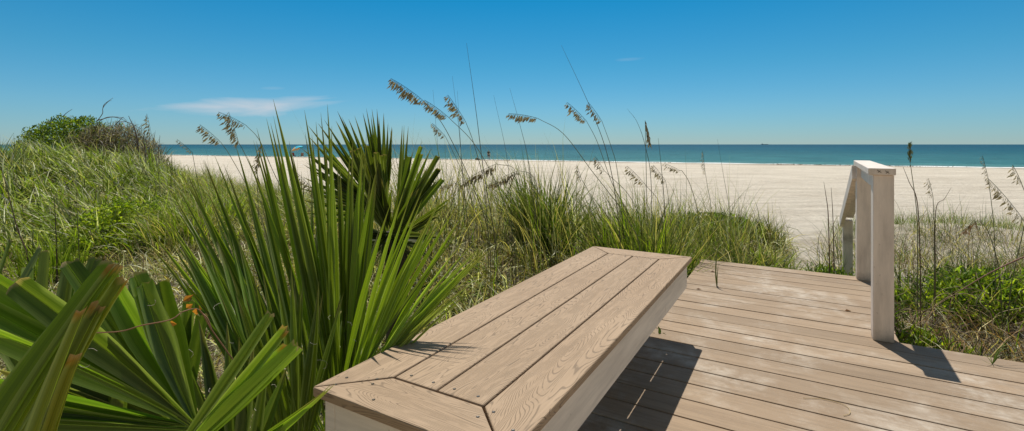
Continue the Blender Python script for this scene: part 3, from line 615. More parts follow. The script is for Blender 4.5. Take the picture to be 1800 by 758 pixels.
# dry vine caught in the palm
mb = MB()
for pts, rr in (([(170, 585, 1.0), (215, 582, 1.02), (250, 572, 1.02), (300, 562, 1.04), (322, 548, 1.06), (350, 545, 1.08), (372, 580, 1.1), (397, 615, 1.1), (412, 640, 1.1), (405, 668, 1.08)], .0014), ([(372, 580, 1.1), (365, 560, 1.1), (352, 548, 1.1)], .0014), ([(397, 650, 1.08), (415, 655, 1.08), (402, 670, 1.08)], .0014)):
    q = smooth_path([P(*p) for p in pts], 6); tube(mb, q, rr, 5, (.24, .13, .07))
vine = mb.build('dry_vine', M_STEM); tag(vine, 'thin reddish brown dead vine hanging across the near palm leaves', 'vine')
mb = MB()
for a, b in ((333, 538), (345, 548), (352, 540), (305, 568), (331, 524)):
    mb = MB()
    c0 = P(a, b, 1.05); d = Vector((random.uniform(-1, 1), .3, random.uniform(-1, 1))).normalized(); s_ = d.cross(Vector((0, 1, .3))).normalized()
    l_ = .022; mb.add([c0-d*l_*.5, c0+s_*.007+Vector((0, -.004, 0)), c0+d*l_*.5, c0-s_*.007+Vector((0, -.003, 0))], [(0, 1, 2), (0, 2, 3)], (.42, .17, .04))
    lf = mb.build('dead_leaf', M_LEAF); lf.parent = vine

# ------------------------------------------------------------------ sea oats and stalks
OATC = (.62, .55, .38); STEMC = (.17, .17, .08)
def sea_oat(pts, head, Y, label, size=1.0, ns=26, colr=OATC, hang=(-.35, -1.0), group='sea oats standing in the dune grass', stemc=STEMC, foot=None, rad=.0040, leaf=True):
    """pts: stem pixels from low to high; head: (start, tip) pixels"""
    u0 = pts[0][0] if foot is None else foot
    x0 = Y*(u0-900)/F; z0 = tz(x0, Y)-.02
    root = empty('sea_oat', (x0, Y, z0), label, 'sea oat', group)
    q = smooth_path([Vector((x0, Y, z0))]+[P(a, b, Y+.02*i) for i, (a, b) in enumerate(pts)]+[P(*head[0], Y)], 6)
    mb = MB(); tube(mb, q, [rad*(1-.5*i/len(q)) for i in range(len(q))], 5, stemc); mb.build('stem', M_STEM, root)
    a, b = P(*head[0], Y), P(*head[1], Y-.03); L_ = (b-a).length; mb = MB(); ns = int(ns*1.35)
    bow = Vector((0, 0, 1))*L_*.07; hp = [a*(1-t)**2+((a+b)/2+bow)*2*t*(1-t)+b*t*t for t in [i/10 for i in range(11)]]
    tube(mb, hp, .0015, 4, stemc)
    for i in range(ns):
        t = (i+random.random())/ns; k = min(int(t*10), 9); p = hp[k].lerp(hp[k+1], t*10-k)
        env_ = math.sin(PI*min(.97, .12+t*.86))**.6
        for s in range(random.choice([1, 2, 2])):
            d = Vector((hang[0]+random.uniform(-.3, .3), random.uniform(-.6, .6), hang[1]+random.uniform(-.15, .2))).normalized()
            d = (d+(b-a).normalized()*.35).normalized()
            ll = .040*size*(.5+.6*env_)*random.uniform(.6, 1.25); st = p+d*ll*random.uniform(.1, .9); en = st+d*ll
            tube(mb, [p, st], .0006, 3, stemc)
            sd = d.cross(Vector((random.uniform(-.5, .5), 1, random.uniform(-.5, .5)))).normalized()*ll*.125; nn = d.cross(sd).normalized()*ll*.05
            kk = random.uniform(.55, 1.3); m_ = st+d*ll*.42; c = tuple(x*kk for x in colr)
            mb.add([st, m_+sd, m_+nn, m_-sd, m_-nn, en], [(0, 1, 2), (0, 2, 3), (0, 3, 4), (0, 4, 1), (5, 2, 1), (5, 3, 2), (5, 4, 3), (5, 1, 4)], c)
    mb.build('seed_head', M_SEED, root)
    if leaf:
        n = 7; pos = np.tile(np.array([[x0, Y, z0]]), (n, 1))+rng.normal(0, .02, (n, 3))*[1, 1, 0]
        blades('leaf', pos, rng.uniform(.35, .7, n), rng.uniform(.005, .008, n), rng.normal(PI, .9, n), rng.uniform(.05, .35, n), rng.uniform(.4, 1.6, n), pick(n, [GREEN, GREY, STRAW], [3, 2, 1]), None, 6, root)
    return root
oats = [
 ([(860, 420), (832, 330), (790, 240), (765, 200)], ((744, 177), (687, 138)), 3.9, 'largest heavy brown sea oat head arching highest to the left over the beach', 1.25, 44),
 ([(905, 440), (880, 340), (835, 255)], ((787, 205), (746, 176)), 3.9, 'brown sea oat head just below and right of the highest arching one', 1.1, 30),
 ([(858, 420), (850, 320), (832, 250)], ((818, 213), (787, 167)), 4.2, 'upright curved brown sea oat head right of the highest arching one', 1.15, 32),
 ([(838, 400), (815, 310)], ((783, 240), (760, 217)), 4.6, 'small sea oat head hanging low under the highest arching one', .9, 20),
 ([(1125, 440), (1100, 380), (1040, 300), (990, 235)], ((945, 208), (894, 200)), 4.0, 'brown sea oat on the long stem bowed nearly flat to the left above the sea', 1.1, 28),
 ([(1110, 400), (1075, 320), (1050, 250)], ((1031, 213), (997, 180)), 4.6, 'sea oat head left of the twin pair above the horizon at centre right', 1.15, 26),
 ([(1095, 400), (1085, 300), (1075, 260)], ((1058, 213), (1034, 180)), 4.8, 'slimmer sea oat head right in the twin pair above the horizon', 1.1, 22),
 ([(470, 420), (440, 340), (405, 275)], ((388, 250), (351, 219)), 4.4, 'leftmost of the three sea oat heads above the horizon left of the palmetto', 1.2, 26),
 ([(485, 430), (455, 330), (430, 270)], ((420, 252), (402, 197)), 4.3, 'tall upright sea oat head, middle of the three left of the palmetto', 1.3, 32),
 ([(520, 400), (475, 290), (455, 245)], ((432, 220), (384, 197)), 4.3, 'sea oat head arching above the upright one left of the palmetto', 1.1, 24),
 ([(455, 420), (453, 340)], ((452, 300), (459, 254)), 4.0, 'narrow sea oat head crossing the shoreline left of the palmetto', .9, 26),
 ([(1725, 560), (1722, 520), (1810, 430)], ((1798, 385), (1737, 314)), 3.6, 'large drooping tan sea oat head at the right edge of the photo', 1.1, 30),
 ([(1775, 520), (1805, 370)], ((1795, 320), (1780, 290)), 3.7, 'small sea oat head at the far right edge just under the waterline', .9, 10),
 ([(1642, 500), (1642, 400)], ((1640, 345), (1632, 314)), 4.3, 'short upright tan sea oat head closest to the right of the handrail', .8, 12),
 ([(1750, 500), (1747, 400)], ((1738, 318), (1727, 274)), 4.3, 'thin straight sea oat crossing the waterline left of the large drooping head', .6, 18),
 ([(870, 440), (885, 360), (905, 300)], ((872, 288), (806, 326)), 4.3, 'dark sea oat head drooping down to the left over the white sand', 1.3, 30, (.46, .39, .26), (.12, -1.0)),
 ([(935, 420), (945, 340), (935, 308)], ((912, 300), (856, 327)), 4.4, 'second dark drooping sea oat head just right of the other over the sand', 1.15, 24, (.46, .39, .26), (.12, -1.0)),
 ([(285, 400), (278, 300), (270, 250)], ((266, 235), (258, 200)), 7.2, 'sea oat head standing beside the bare twigs right of the dune shrub', 1.6, 18),
 ([(1062, 400), (1036, 340)], ((1022, 315), (1014, 290)), 4.8, 'small dark sea oat head just below the shoreline left of the centre tuft', .8, 12),
 ([(1130, 420), (1110, 350)], ((1062, 300), (1046, 275)), 4.5, 'short sea oat head leaning from the big centre right tuft', .9, 14),
 ([(1165, 430), (1160, 360)], ((1132, 322), (1102, 292)), 4.4, 'sea oat head lying left on top of the centre right tuft', 1.0, 18),
 ([(1180, 420), (1175, 350)], ((1170, 318), (1148, 290)), 4.6, 'sea oat head curling on the right shoulder of the centre right tuft', 1.0, 16),
 ([(1230, 400), (1215, 330), (1200, 302)], ((1195, 300), (1168, 288)), 4.8, 'small sea oat head arching left above the hummock vines', .9, 12),
 ([(375, 430), (350, 330)], ((338, 268), (311, 245)), 4.8, 'pale thin sea oat head at the left, tip just above the horizon', .6, 18),
 ([(1250, 370), (1244, 330)], ((1240, 305), (1235, 265)), 6.2, 'pale narrow sea oat head upright above the hummock by the path', .9, 16),
 ([(640, 470), (650, 400), (600, 350)], ((560, 345), (522, 284+20)), 3.9, 'sea oat head lying over the sand left of the dark palmetto', 1.0, 20),
 ([(800, 430), (815, 360), (812, 330)], ((800, 322), (776, 328)), 4.4, 'tiny drooping sea oat head on sand between palmetto and drooping heads', .8, 12),
]
for o_ in oats: sea_oat(*o_)
sea_oat([(1138, 430), (1136, 300)], ((1134, 212), (1141, 252)), 4.4, 'pale cream feathery seed head on a straight stem at centre right', 1.1, 40, (.62, .56, .42), (.25, -1))
sea_oat([(1613, 470), (1612, 380), (1602, 300)], ((1600, 290), (1599, 257)), 4.2, 'pale green upright seed head just right of the handrail', 1.0, 30, (.34, .38, .20), (.05, 1.0))
sea_oat([(1762, 560), (1755, 470), (1738, 410), (1725, 392)], ((1718, 388), (1690, 408)), 3.8, 'bunched rusty brown seed cluster nodding over the sand at right', .9, 16, (.62, .42, .24), (-.1, -1.0))
def stalk(pts, Y, label, rad=.0034, col=(.12, .115, .07), foot=None):
    u0 = pts[0][0] if foot is None else foot; x0 = Y*(u0-900)/F; z0 = tz(x0, Y)-.02
    q = smooth_path([Vector((x0, Y, z0))]+[P(a, b, Y) for a, b in pts], 6); mb = MB()
    tube(mb, q, [rad*(1-.85*(i/len(q))**1.5) for i in range(len(q))], 5, col)
    tp = q[-1]; 
    o = mb.build('grass_stalk', M_STEM); tag(o, label, 'stalk', 'bare stalks rising from the dune grass')
for a in [
 ([(872, 440), (850, 300), (836, 190), (820, 76)], 4.0, 'tallest bare dark stalk, left of centre against the sky', .0045),
 ([(1090, 420), (1072, 290), (1040, 195), (987, 80)], 4.2, 'tall bare stalk leaning left at centre right of the photo', .0045),
 ([(900, 420), (893, 290), (868, 168)], 4.5, 'shorter bare stalk right of the tallest one'),
 ([(945, 420), (930, 290), (914, 220), (896, 155)], 4.4, 'bare stalk behind the flat bowed sea oat head'),
 ([(790, 440), (776, 330), (761, 158)], 4.5, 'bare stalk rising under the highest arching oat head'),
 ([(825, 430), (812, 290), (806, 220), (795, 134)], 4.4, 'bare stalk passing beside the upright curved oat head'),
 ([(818, 430), (812, 300), (804, 160)], 4.6, 'thin stalk just right of the one by the curved oat head'),
 ([(1170, 400), (1164, 310), (1157, 243)], 4.5, 'short thick bare stalk right of the pale feathery head', .005),
 ([(1145, 330), (1135, 260), (1120, 215), (1102, 191)], 4.6, 'thin curved stalk arching left beside the pale feathery head'),
 ([(1283, 380), (1272, 310), (1261, 245)], 6.0, 'thin bare stalk above the hummock near the path'),
 ([(1618, 490), (1613, 360), (1598, 320), (1586, 290)], 4.0, 'brown forked weed stalk right of the handrail', .005, (.17, .12, .07)),
 ([(1644, 480), (1645, 370), (1660, 350), (1672, 330)], 4.2, 'branched brown weed stalk second from the handrail', .004, (.15, .10, .06)),
 ([(1458, 470), (1456, 380), (1452, 345), (1448, 320)], 5.0, 'reddish brown stalk in the tuft beside the sand path', .006, (.16, .08, .05)),
 ([(1466, 470), (1464, 380), (1461, 330)], 5.0, 'straight reddish stalk beside the path, nearer the handrail', .006, (.14, .08, .05)),
 ([(252, 330), (240, 240), (226, 204)], 9.5, 'leaning dark stick beside the dune shrub', .02, (.10, .07, .06)),
 ([(262, 330), (254, 260), (253, 226)], 9.0, 'short upright stick right of the leaning dark one', .012, (.10, .07, .06)),
 ([(280, 330), (279, 270), (281, 238)], 8.6, 'thin stick nearest the sea oat by the dune shrub', .009, (.10, .07, .06)),
 ([(48, 450), (30, 400), (12, 330), (0, 290)], 4.6, 'dark woody stick leaning at the left edge of the photo', .007, (.11, .07, .05)),
 ([(100, 460), (98, 400), (95, 345)], 4.6, 'dark upright dead stalk before the lime bush, left one', .007, (.08, .06, .05)),
 ([(140, 470), (136, 380), (133, 307)], 4.6, 'thin dead stalk in front of the lime bush, right one', .004, (.10, .09, .06)),
 ([(1840, 440), (1800, 452), (1740, 480), (1690, 510), (1650, 535)], 3.6, 'red brown woody twig lying over the right shrub', .007, (.20, .09, .06), 1900),
]: stalk(*a)

# individual tufts
def tuft(label, u, Y, r, n, hr, lean, pal, wts, wr=(.006, .012), dth=(.8, .4), cat='grass tuft', name='grass_tuft', th=.25, azs=.8):
    n = int(n*.6); wr = (wr[0]*1.45, wr[1]*1.5)
    x0 = Y*(u-900)/F; a = rng.uniform(0, 6.28, n); rr = np.sqrt(rng.uniform(0, 1, n))*r
    x = x0+np.cos(a)*rr; y = Y+np.sin(a)*rr; ok = ~on_deck(x, y, .0); x, y, rr, a = x[ok], y[ok], rr[ok], a[ok]; n = len(x)
    pos = np.stack([x, y, terr(x, y)-.01], 1)
    azs_ = np.where(rng.uniform(0, 1, n) < .55, rng.normal(lean, azs, n), a)
    col = pick(n, pal, wts)
    o = blades(name, pos, rng.uniform(*hr, n)*(1-.35*rr/r), rng.uniform(*wr, n), azs_, np.abs(rng.normal(th, .15, n)), rng.normal(*dth, n).clip(-.2, 2.5), col, col*.8+np.array(STRAW)*.2, 7)
    return tag(o, label, cat)
tuft('dense upright green tuft in the middle, below the flat bowed oat head', 955, 5.4, .30, 800, (.80, 1.36), PI, [(.07, .125, .01), GREEN, DK, GREY, STRAW], [4, 2, 4, 1.5, 1], dth=(.6, .4), wr=(.007, .014))
tuft('large bright green tuft at centre right under the pale feathery head', 1130, 4.7, .40, 1100, (.80, 1.42), PI, [GREEN, (.07, .125, .01), LIME, DK, GREY, STRAW], [3, 3, 1.5, 3, 2, 1], dth=(.6, .4), wr=(.007, .013))
tuft('lime green tuft leaning left inside the centre right grass', 1150, 4.3, .18, 350, (.6, 1.0), PI, [YG2, GREEN], [2, 2])
tuft('narrow green tuft standing just beyond the far end of the bench', 1200, 3.5, .12, 130, (.35, .65), PI/2, [GREEN, LIME], [2, 1], th=.12, dth=(.3, .3))
tuft('dark olive tuft on the right end of the hummock beside the path', 1310, 7.6, .55, 900, (.35, .66), PI/2, [DK, GREY, GREEN], [2, 3, 2])
tuft('grass tuft on the hummock left of the dark olive one', 1235, 7.2, .4, 500, (.35, .70), PI, [GREY, GREEN, DK], [3, 3, 1])
tuft('spreading grass tuft at the hummock foot where the path begins', 1345, 5.9, .35, 800, (.28, .48), 0, [GREEN, GREY, STRAW, LIME], [3, 3, 2, 1], dth=(1.3, .5))
tuft('orange tinged dry tuft at the far edge of the deck', 1318, 4.75, .18, 260, (.18, .34), 0, [(.36, .20, .08), STRAW, GREEN], [3, 2, 2], dth=(1.4, .5))
tuft('thin dark tuft at the foot of the reddish stalks by the path', 1458, 5.4, .22, 260, (.30, .75), PI, [DK, GREY, GREEN, BROWN], [2, 2, 2, 1], wr=(.003, .006))
tuft('green tuft among sea oats at left, just under the horizon', 385, 6.2, .35, 620, (.55, .95), PI, [GREEN, LIME, GREY, STRAW], [4, 3, 1, 1])
tuft('yellow green tuft left of the palmetto blades over the sand', 330, 5.6, .35, 600, (.45, .85), PI, [GREEN, LIME, STRAW], [3, 3, 1.5])
tuft('bright grass tuft in front of the lime bush at left', 85, 4.7, .25, 420, (.35, .75), PI, [LIME, GREEN, YG2], [3, 3, 2], th=.15, dth=(.4, .3))
tuft('blue green spiky tuft at the left edge above the dune grass', 2, 8.0, .25, 130, (.6, 1.0), 0, [(.10, .15, .10), GREY], [2, 1], wr=(.012, .02), th=.3, dth=(.3, .3))
tuft('wiry dark tuft immediately right of the nearest white post', 1592, 5.0, .30, 350, (.35, .72), PI/2, [DK, GREEN, GREY], [2, 3, 1], wr=(.003, .006), azs=1.6)
tuft('dark bushy wiry tuft on the sand in the middle of the right side', 1705, 6.4, .42, 420, (.35, .7), PI/2, [DK, GREEN, BROWN], [3, 2, 1], wr=(.003, .006), azs=2)
tuft('wiry tuft at the right edge below the large drooping oat head', 1800, 6.0, .45, 420, (.35, .75), PI, [DK, GREY, GREEN], [3, 2, 1], wr=(.003, .006), azs=1.6)
tuft('tan arching runner clump against the right deck edge', 1690, 3.0, .35, 220, (.30, .70), PI, [STRAW, (.34, .21, .11), PALE], [3, 3, 1], wr=(.004, .007), th=.8, dth=(1.3, .4), azs=1.0)
tuft('pale green arching blades spilling at the back left edge of the bench', 820, 3.0, .2, 130, (.35, .6), 0, [LIME, PALE, GREEN], [3, 1, 2], wr=(.005, .009), th=.5, dth=(1.2, .4))
# ground twigs right
mb = MB(); rr = random.Random(21)
for i in range(130):
    y = rr.uniform(2.75, 4.8); x = y*rr.uniform(.76, 1.12)
    if i > 95: y = rr.uniform(4.8, 7.5); x = y*rr.uniform(.74, 1.1)
    L_ = rr.uniform(.3, .95); a_ = rr.uniform(0, 6.28); hh = rr.uniform(.14, .46); q = []
    for k in range(6):
        t = k/5; a_ += rr.uniform(-.25, .25); px_, py_ = x+math.cos(a_)*L_*t, y+math.sin(a_)*L_*t*.6
        q.append(Vector((px_, py_, (tz(px_, py_))+.04+hh*math.sin(PI*min(t*rr.uniform(.75, 1.0), 1)))))
    if any(on_deck(np.array(p.x), np.array(p.y), .03) for p in q): continue
    q = smooth_path(q, 5); c_ = rr.choice([(.48, .36, .22), (.22, .14, .08), (.42, .34, .20), (.30, .18, .09)])
    tube(mb, q, [rr.uniform(.0022, .0042)*(1-.6*i_/len(q)) for i_ in range(len(q))], 5, c_)
tag(mb.build('dry_runner', M_STEM), 'thin tan runner vines sprawling over the weeds right of the handrail', 'vine', kind='stuff')

# ------------------------------------------------------------------ bench
TOP = .432; TH = .025
bench = empty('bench', (*W(.14, .85), 0), 'backless bench with mitred tan composite plank top and white skirt', 'bench')
mb = MB(); rnd = random.Random(3)
def board(poly, along, mbx, z0, z1, tone=1.0):
    o1, o2 = rnd.uniform(0, 40), rnd.uniform(0, 40)
    def uvf(x, y):
        u, v = UV(x, y); return (u+o1, v+o2) if along == 'v' else (v+o1, u+o2)
    prism(mbx, poly, z0, z1, (tone, tone, tone), uvf)
g_ = .0062; bw = .14; u0, u1, v0, v1 = 0.0, .285, 0.0, 1.712
U0, U1, V0, V1 = u0-.143, u1+.145, v0-.143, v1+.143
m2 = .0015
def Wp(l): return [W(a, b) for a, b in l]
board(Wp([(U0, V0+m2), (u0-g_/2, v0+m2), (u0-g_/2, v1-m2), (U0, V1-m2)]), 'v', mb, TOP-TH, TOP, 1.0)
board(Wp([(U1, V0+m2), (U1, V1-m2), (u1+g_/2, v1-m2), (u1+g_/2, v0+m2)]), 'v', mb, TOP-TH, TOP, 1.03)
board(Wp([(U0+m2, V0), (U1-m2, V0), (u1-m2, v0-g_/2), (u0+m2, v0-g_/2)]), 'u', mb, TOP-TH, TOP, .97)
board(Wp([(U0+m2, V1), (u0+m2, v1+g_/2), (u1-m2, v1+g_/2), (U1-m2, V1)]), 'u', mb, TOP-TH, TOP, 1.05)
for i in range(2):
    a, b = u0+i*.1425+g_/2, u0+(i+1)*.1425-g_/2
    board(Wp([(a, v0+g_/2), (b, v0+g_/2), (b, v1-g_/2), (a, v1-g_/2)]), 'v', mb, TOP-TH, TOP, (1.0, .98)[i])
mb.build('seat', M_BENCH, bench, bevel=.004)
def rect(mbx, a0, a1, b0, b1, z0, z1):
    prism(mbx, Wp([(a0, b0), (a1, b0), (a1, b1), (a0, b1)]), z0, z1)
ins = .022; sk0, sk1 = .267, TOP-TH-.001
for (a0, a1, b0, b1) in ((U1-ins-.036, U1-ins, V0+ins, V1-ins), (U0+ins, U0+ins+.036, V0+ins, V1-ins), (U0+ins+.037, U1-ins-.037, V0+ins, V0+ins+.036), (U0+ins+.037, U1-ins-.037, V1-ins-.036, V1-ins)):
    mb = MB(); rect(mb, a0, a1, b0, b1, sk0, sk1); mb.build('skirt', M_WHITE_B, bench, bevel=.002)
for b0 in (.30, .64, .98, 1.32, 1.64):
    mb = MB(); rect(mb, U0+ins+.038, U1-ins-.038, b0-.019, b0+.019, .30, TOP-TH-.002); mb.build('cross_brace', M_WHITE_B, bench)
for b0 in (.20, 1.50):
    for a0 in (U0+.07, U1-.36):
        mb = MB(); rect(mb, a0, a0+.089, b0-.045, b0+.044, .0, .299); mb.build('leg', M_WHITE_B, bench)
def screw(u, v, z, parent):
    x, y = W(u, v); mb = MB(); n = 10
    ring = [(x+.0042*math.cos(2*PI*i/n), y+.0042*math.sin(2*PI*i/n), z+.0008) for i in range(n)]; ring2 = [(a, b, z-.004) for a, b, c in ring]
    mb.add(ring+ring2+[(x, y, z+.0002)], [(i, (i+1) % n, 2*n) for i in range(n)]+[(i, n+i, n+(i+1) % n, (i+1) % n) for i in range(n)]); mb.build('screw', M_SCREW, parent)
for (a, b) in [(-.105, -.065), (-.03, -.03), (-.10, -.12+.015), (-.02, -.055), (.035, .03), (.11, .03), (.178, .03), (.25, .03), (.32, -.01), (.395, -.05), (.30, -.045), (.375, -.115), (.04, -.11), (.035, 1.68), (.11, 1.68), (.178, 1.68), (.25, 1.68)]:
    screw(a, b, TOP, bench)
mb = MB()
for (uu, vv) in ((V0+ins, 0),):
    pass
# ------------------------------------------------------------------ deck
deck = empty('deck', (*W(1.0, 1.5), -.05), 'sun bleached tan plank deck narrowing to a walkway towards the beach path', 'deck')
mb = MB(); pitch = .1465; vg = 2.019
k0 = -36
for k in range(k0, 13):
    a, b = vg+k*pitch+.0036, vg+(k+1)*pitch-.0036
    if a > 3.74: break
    b = min(b, 3.765)
    ul = -.13 if b < 1.86 else .183
    ur = 6.6 if b < 2.31 else 1.395+.026*(b-2.3)
    if k == 1: pass
    jit = rnd.uniform(-.003, .003)
    z = rnd.uniform(-.0012, .0012)
    board(Wp([(ul+jit, a), (ur+jit, a), (ur+jit, b), (ul+jit, b)]), 'u', mb, -.026+z, z, rnd.uniform(.86, 1.08))
mb.build('decking', M_DECK, deck, bevel=.0035)
mb = MB()
for a0 in np.arange(.25, 1.4, .27): rect(mb, a0, a0+.038, -3.2, 3.70, -.20, -.030)
for a0 in np.arange(1.75, 6.5, .4): rect(mb, a0, a0+.038, -3.2, 2.26, -.20, -.030)
rect(mb, -.09, -.052, -3.2, 1.80, -.20, -.030)
mb.build('joist', M_DARKWOOD, deck)
mb = MB()
rect(mb, .183, 1.395, 3.705, 3.743, -.22, -.029); rect(mb, 1.41, 6.6, 2.268, 2.300, -.22, -.029); rect(mb, 1.352, 1.390, 2.32, 3.70, -.22, -.029)
mb.build('fascia', simple('fascia_timber', (.30, .22, .16), .8), deck)
st = empty('stairs', (*W(.8, 4.2), tz(*W(.8, 4.2))), 'plank steps going down from the walkway to the sand path', 'stairs')
for i in range(3):
    mb = MB(); rect(mb, .24, 1.30, 3.78+i*.28, 4.05+i*.28, -.20-.17*i, -.165-.17*i); mb.build('tread', M_DECK, st)
for a0 in (.20, 1.31):
    mb = MB(); x0 = [W(a0, 3.77), W(a0+.036, 3.77)]
    vs_ = [(*W(a0+d, v_), z_) for d in (0, .036) for v_, z_ in ((3.77, -.06), (4.75, -.68), (4.75, -.85), (3.77, -.32))]
    mb.add(vs_, [(0, 1, 2, 3), (7, 6, 5, 4), (0, 4, 5, 1), (1, 5, 6, 2), (2, 6, 7, 3), (3, 7, 4, 0)]); mb.build('stringer', M_DARKWOOD, st)

# ------------------------------------------------------------------ handrail
rail = empty('handrail', (*W(1.33, 2.32), 0), 'weathered white wooden handrail with square posts and a flat cap', 'handrail')
E1 = Vector((*e1, 0)); E2 = Vector((*e2, 0))
PW = .0905; pu = 1.282; pv = 2.276; CAPT = .923; CAPH = .036
def post(u, v, z0, z1, w_=PW):
    mb = MB(); prism(mb, Wp([(u, v), (u+w_, v), (u+w_, v+w_), (u, v+w_)]), z0, z1); return mb.build('post', M_WHITE, rail, bevel=.003)
post(pu, pv, .0, CAPT-CAPH-.001)
v2 = pv+1.385; pu2 = pu+.05
post(pu2, v2, .0, CAPT-CAPH-.001)
v3 = v2+1.98; u3 = pu+.100
zc3 = .22
post(u3, v3, -1.0, zc3-.02)
mb = MB(); prism(mb, Wp([(pu-.022, pv-.012), (pu+PW+.006, pv-.012), (pu2+PW+.006, v2+PW+.02), (pu2-.010, v2+PW+.02)]), CAPT-CAPH, CAPT); mb.build('cap_rail', M_WHITE, rail, bevel=.003)
mb = MB(); prism(mb, Wp([(pu+.026, pv+PW+.001), (pu+.062, pv+PW+.001), (pu2+.062, v2-.001), (pu2+.026, v2-.001)]), CAPT-CAPH-.092, CAPT-CAPH-.001); mb.build('upper_rail', M_WHITE, rail, bevel=.002)
a = Vector((*W(pu2-.010, v2+PW*.3), CAPT-CAPH-.055)); b = Vector((*W(u3-.010, v3+.085), zc3-.055))
mb = MB(); beam(mb, a, b, .036, .105, E2); mb.build('stair_rail', M_WHITE, rail, bevel=.002)
a = Vector((*W(pu2+.055, v2+PW+.03), CAPT-.03)); b = Vector((*W(u3+.055, v3+.12), zc3+.012))
mb = MB(); beam(mb, a, b, .10, .034, E2); mb.build('stair_cap', M_WHITE, rail, bevel=.002)
mb = MB()
M_CRACK = simple('crack_dark', (.05, .04, .035), .9)
for (x0, z0, x1, z1) in ((.022, .027, .040, .012), (.026, .014, .036, .024), (.056, .024, .074, .010), (.060, .010, .070, .020)):
    pa = Vector((*W(pu-.006+x0, pv-.0128), CAPT-CAPH+z0)); pb = Vector((*W(pu-.006+x1, pv-.0128), CAPT-CAPH+z1)); beam(mb, pa, pb, .0015, .0022, E1)
mb.build('crack', M_CRACK, rail)

# ------------------------------------------------------------------ small growths on the deck
def sprout(label, x, y, z, strands, col, cat='weed', name='weed'):
    mb = MB()
    for pts, wd in strands:
        q = smooth_path([Vector((x+a, y+b_, z+c)) for a, b_, c in pts], 6); n = len(q)
        vs_ = []; 
        for i, p in enumerate(q):
            hw = wd*.5*max(.08, 1-(i/(n-1))**2)*min(1, .5+i/(n-1)*2); vs_ += [p-Vector((hw, 0, 0)), p+Vector((0, -hw*.4, 0)), p+Vector((hw, 0, 0))]
        mb.add(vs_, [(i*3+j, i*3+j+1, i*3+j+4, i*3+j+3) for i in range(n-1) for j in range(2)], col)
    return tag(mb.build(name, M_GRASS), label, cat)
wx, wy = .3946*3.85, 3.62
sprout('single thin grass blade growing up through the walkway boards', wx, wy, -.02, [([(0, 0, 0), (-.01, 0, .12), (0, 0, .26), (.04, .0, .40)], .012), ([(0, 0, .02), (.0, 0, .08), (.01, 0, .2)], .010), ([(0, 0, .02), (.03, -.15, .01), (.09, -.38, .02)], .008)], (.09, .10, .05), 'weed', 'weed')
tx, ty = .985*2.33, 2.335
sprout('green arching grass sprig rooted at the right deck edge', tx, ty, .0, [([(0, 0, 0), (.03, 0, .07), (.09, 0, .095), (.17, 0, .085)], .011), ([(0, 0, 0), (.03, -.01, .045), (.10, -.02, .05), (.2, -.03, .03)], .012), ([(0, 0, 0), (.05, .01, .06), (.12, .02, .07), (.22, 0, .05)], .009), ([(0, 0, 0), (-.02, 0, .03), (-.05, 0, .05)], .004), ([(0, 0, 0), (-.03, -.01, .01), (-.08, -.01, .035)], .004), ([(0, 0, 0), (-.01, 0, .04), (-.02, 0, .07)], .004)], (.13, .19, .05), 'grass sprig', 'grass_sprig')
lx, ly = .302*2.72, 2.72
sprout('tiny two-leaved seedling between deck boards beside the bench', lx, ly, -.01, [([(0, 0, 0), (0, 0, .03), (-.01, 0, .05)], .018), ([(0, 0, .0), (.02, 0, .01), (.03, -.02, .02)], .012), ([(0, 0, 0), (-.03, 0, .01), (-.045, 0, .015)], .008)], (.07, .12, .03), 'seedling', 'seedling')
for k_, (u_, v_, lab) in enumerate([(1490, 547, 'small dark curled leaf scrap on the walkway nearer the handrail'), (1253, 478, 'brown leaf scrap at the far left corner of the walkway'), (1228, 509, 'second brown leaf scrap near the thin grass blade')]):
    Y = 902/(v_-254); x = Y*(u_-900)/F; mb = MB()
    mb.add([(x-.018, Y, .002), (x, Y+.010, .009), (x+.020, Y-.006, .003), (x, Y-.008, .006)], [(0, 1, 2), (0, 2, 3)], (.16, .08, .04)); tag(mb.build('dead_leaf', M_LEAF), lab, 'leaf')
mb = MB(); pts = [(1412, 701), (1440, 702), (1470, 708), (1490, 717), (1494, 728), (1483, 732)]
q = smooth_path([Vector((902/(b-254)*(a-900)/F, 902/(b-254), .003)) for a, b in pts], 5); tube(mb, q, .0013, 5, (.50, .38, .20)); tag(mb.build('straw', M_STEM), 'curled tan straw lying on the deck boards in the foreground', 'straw')

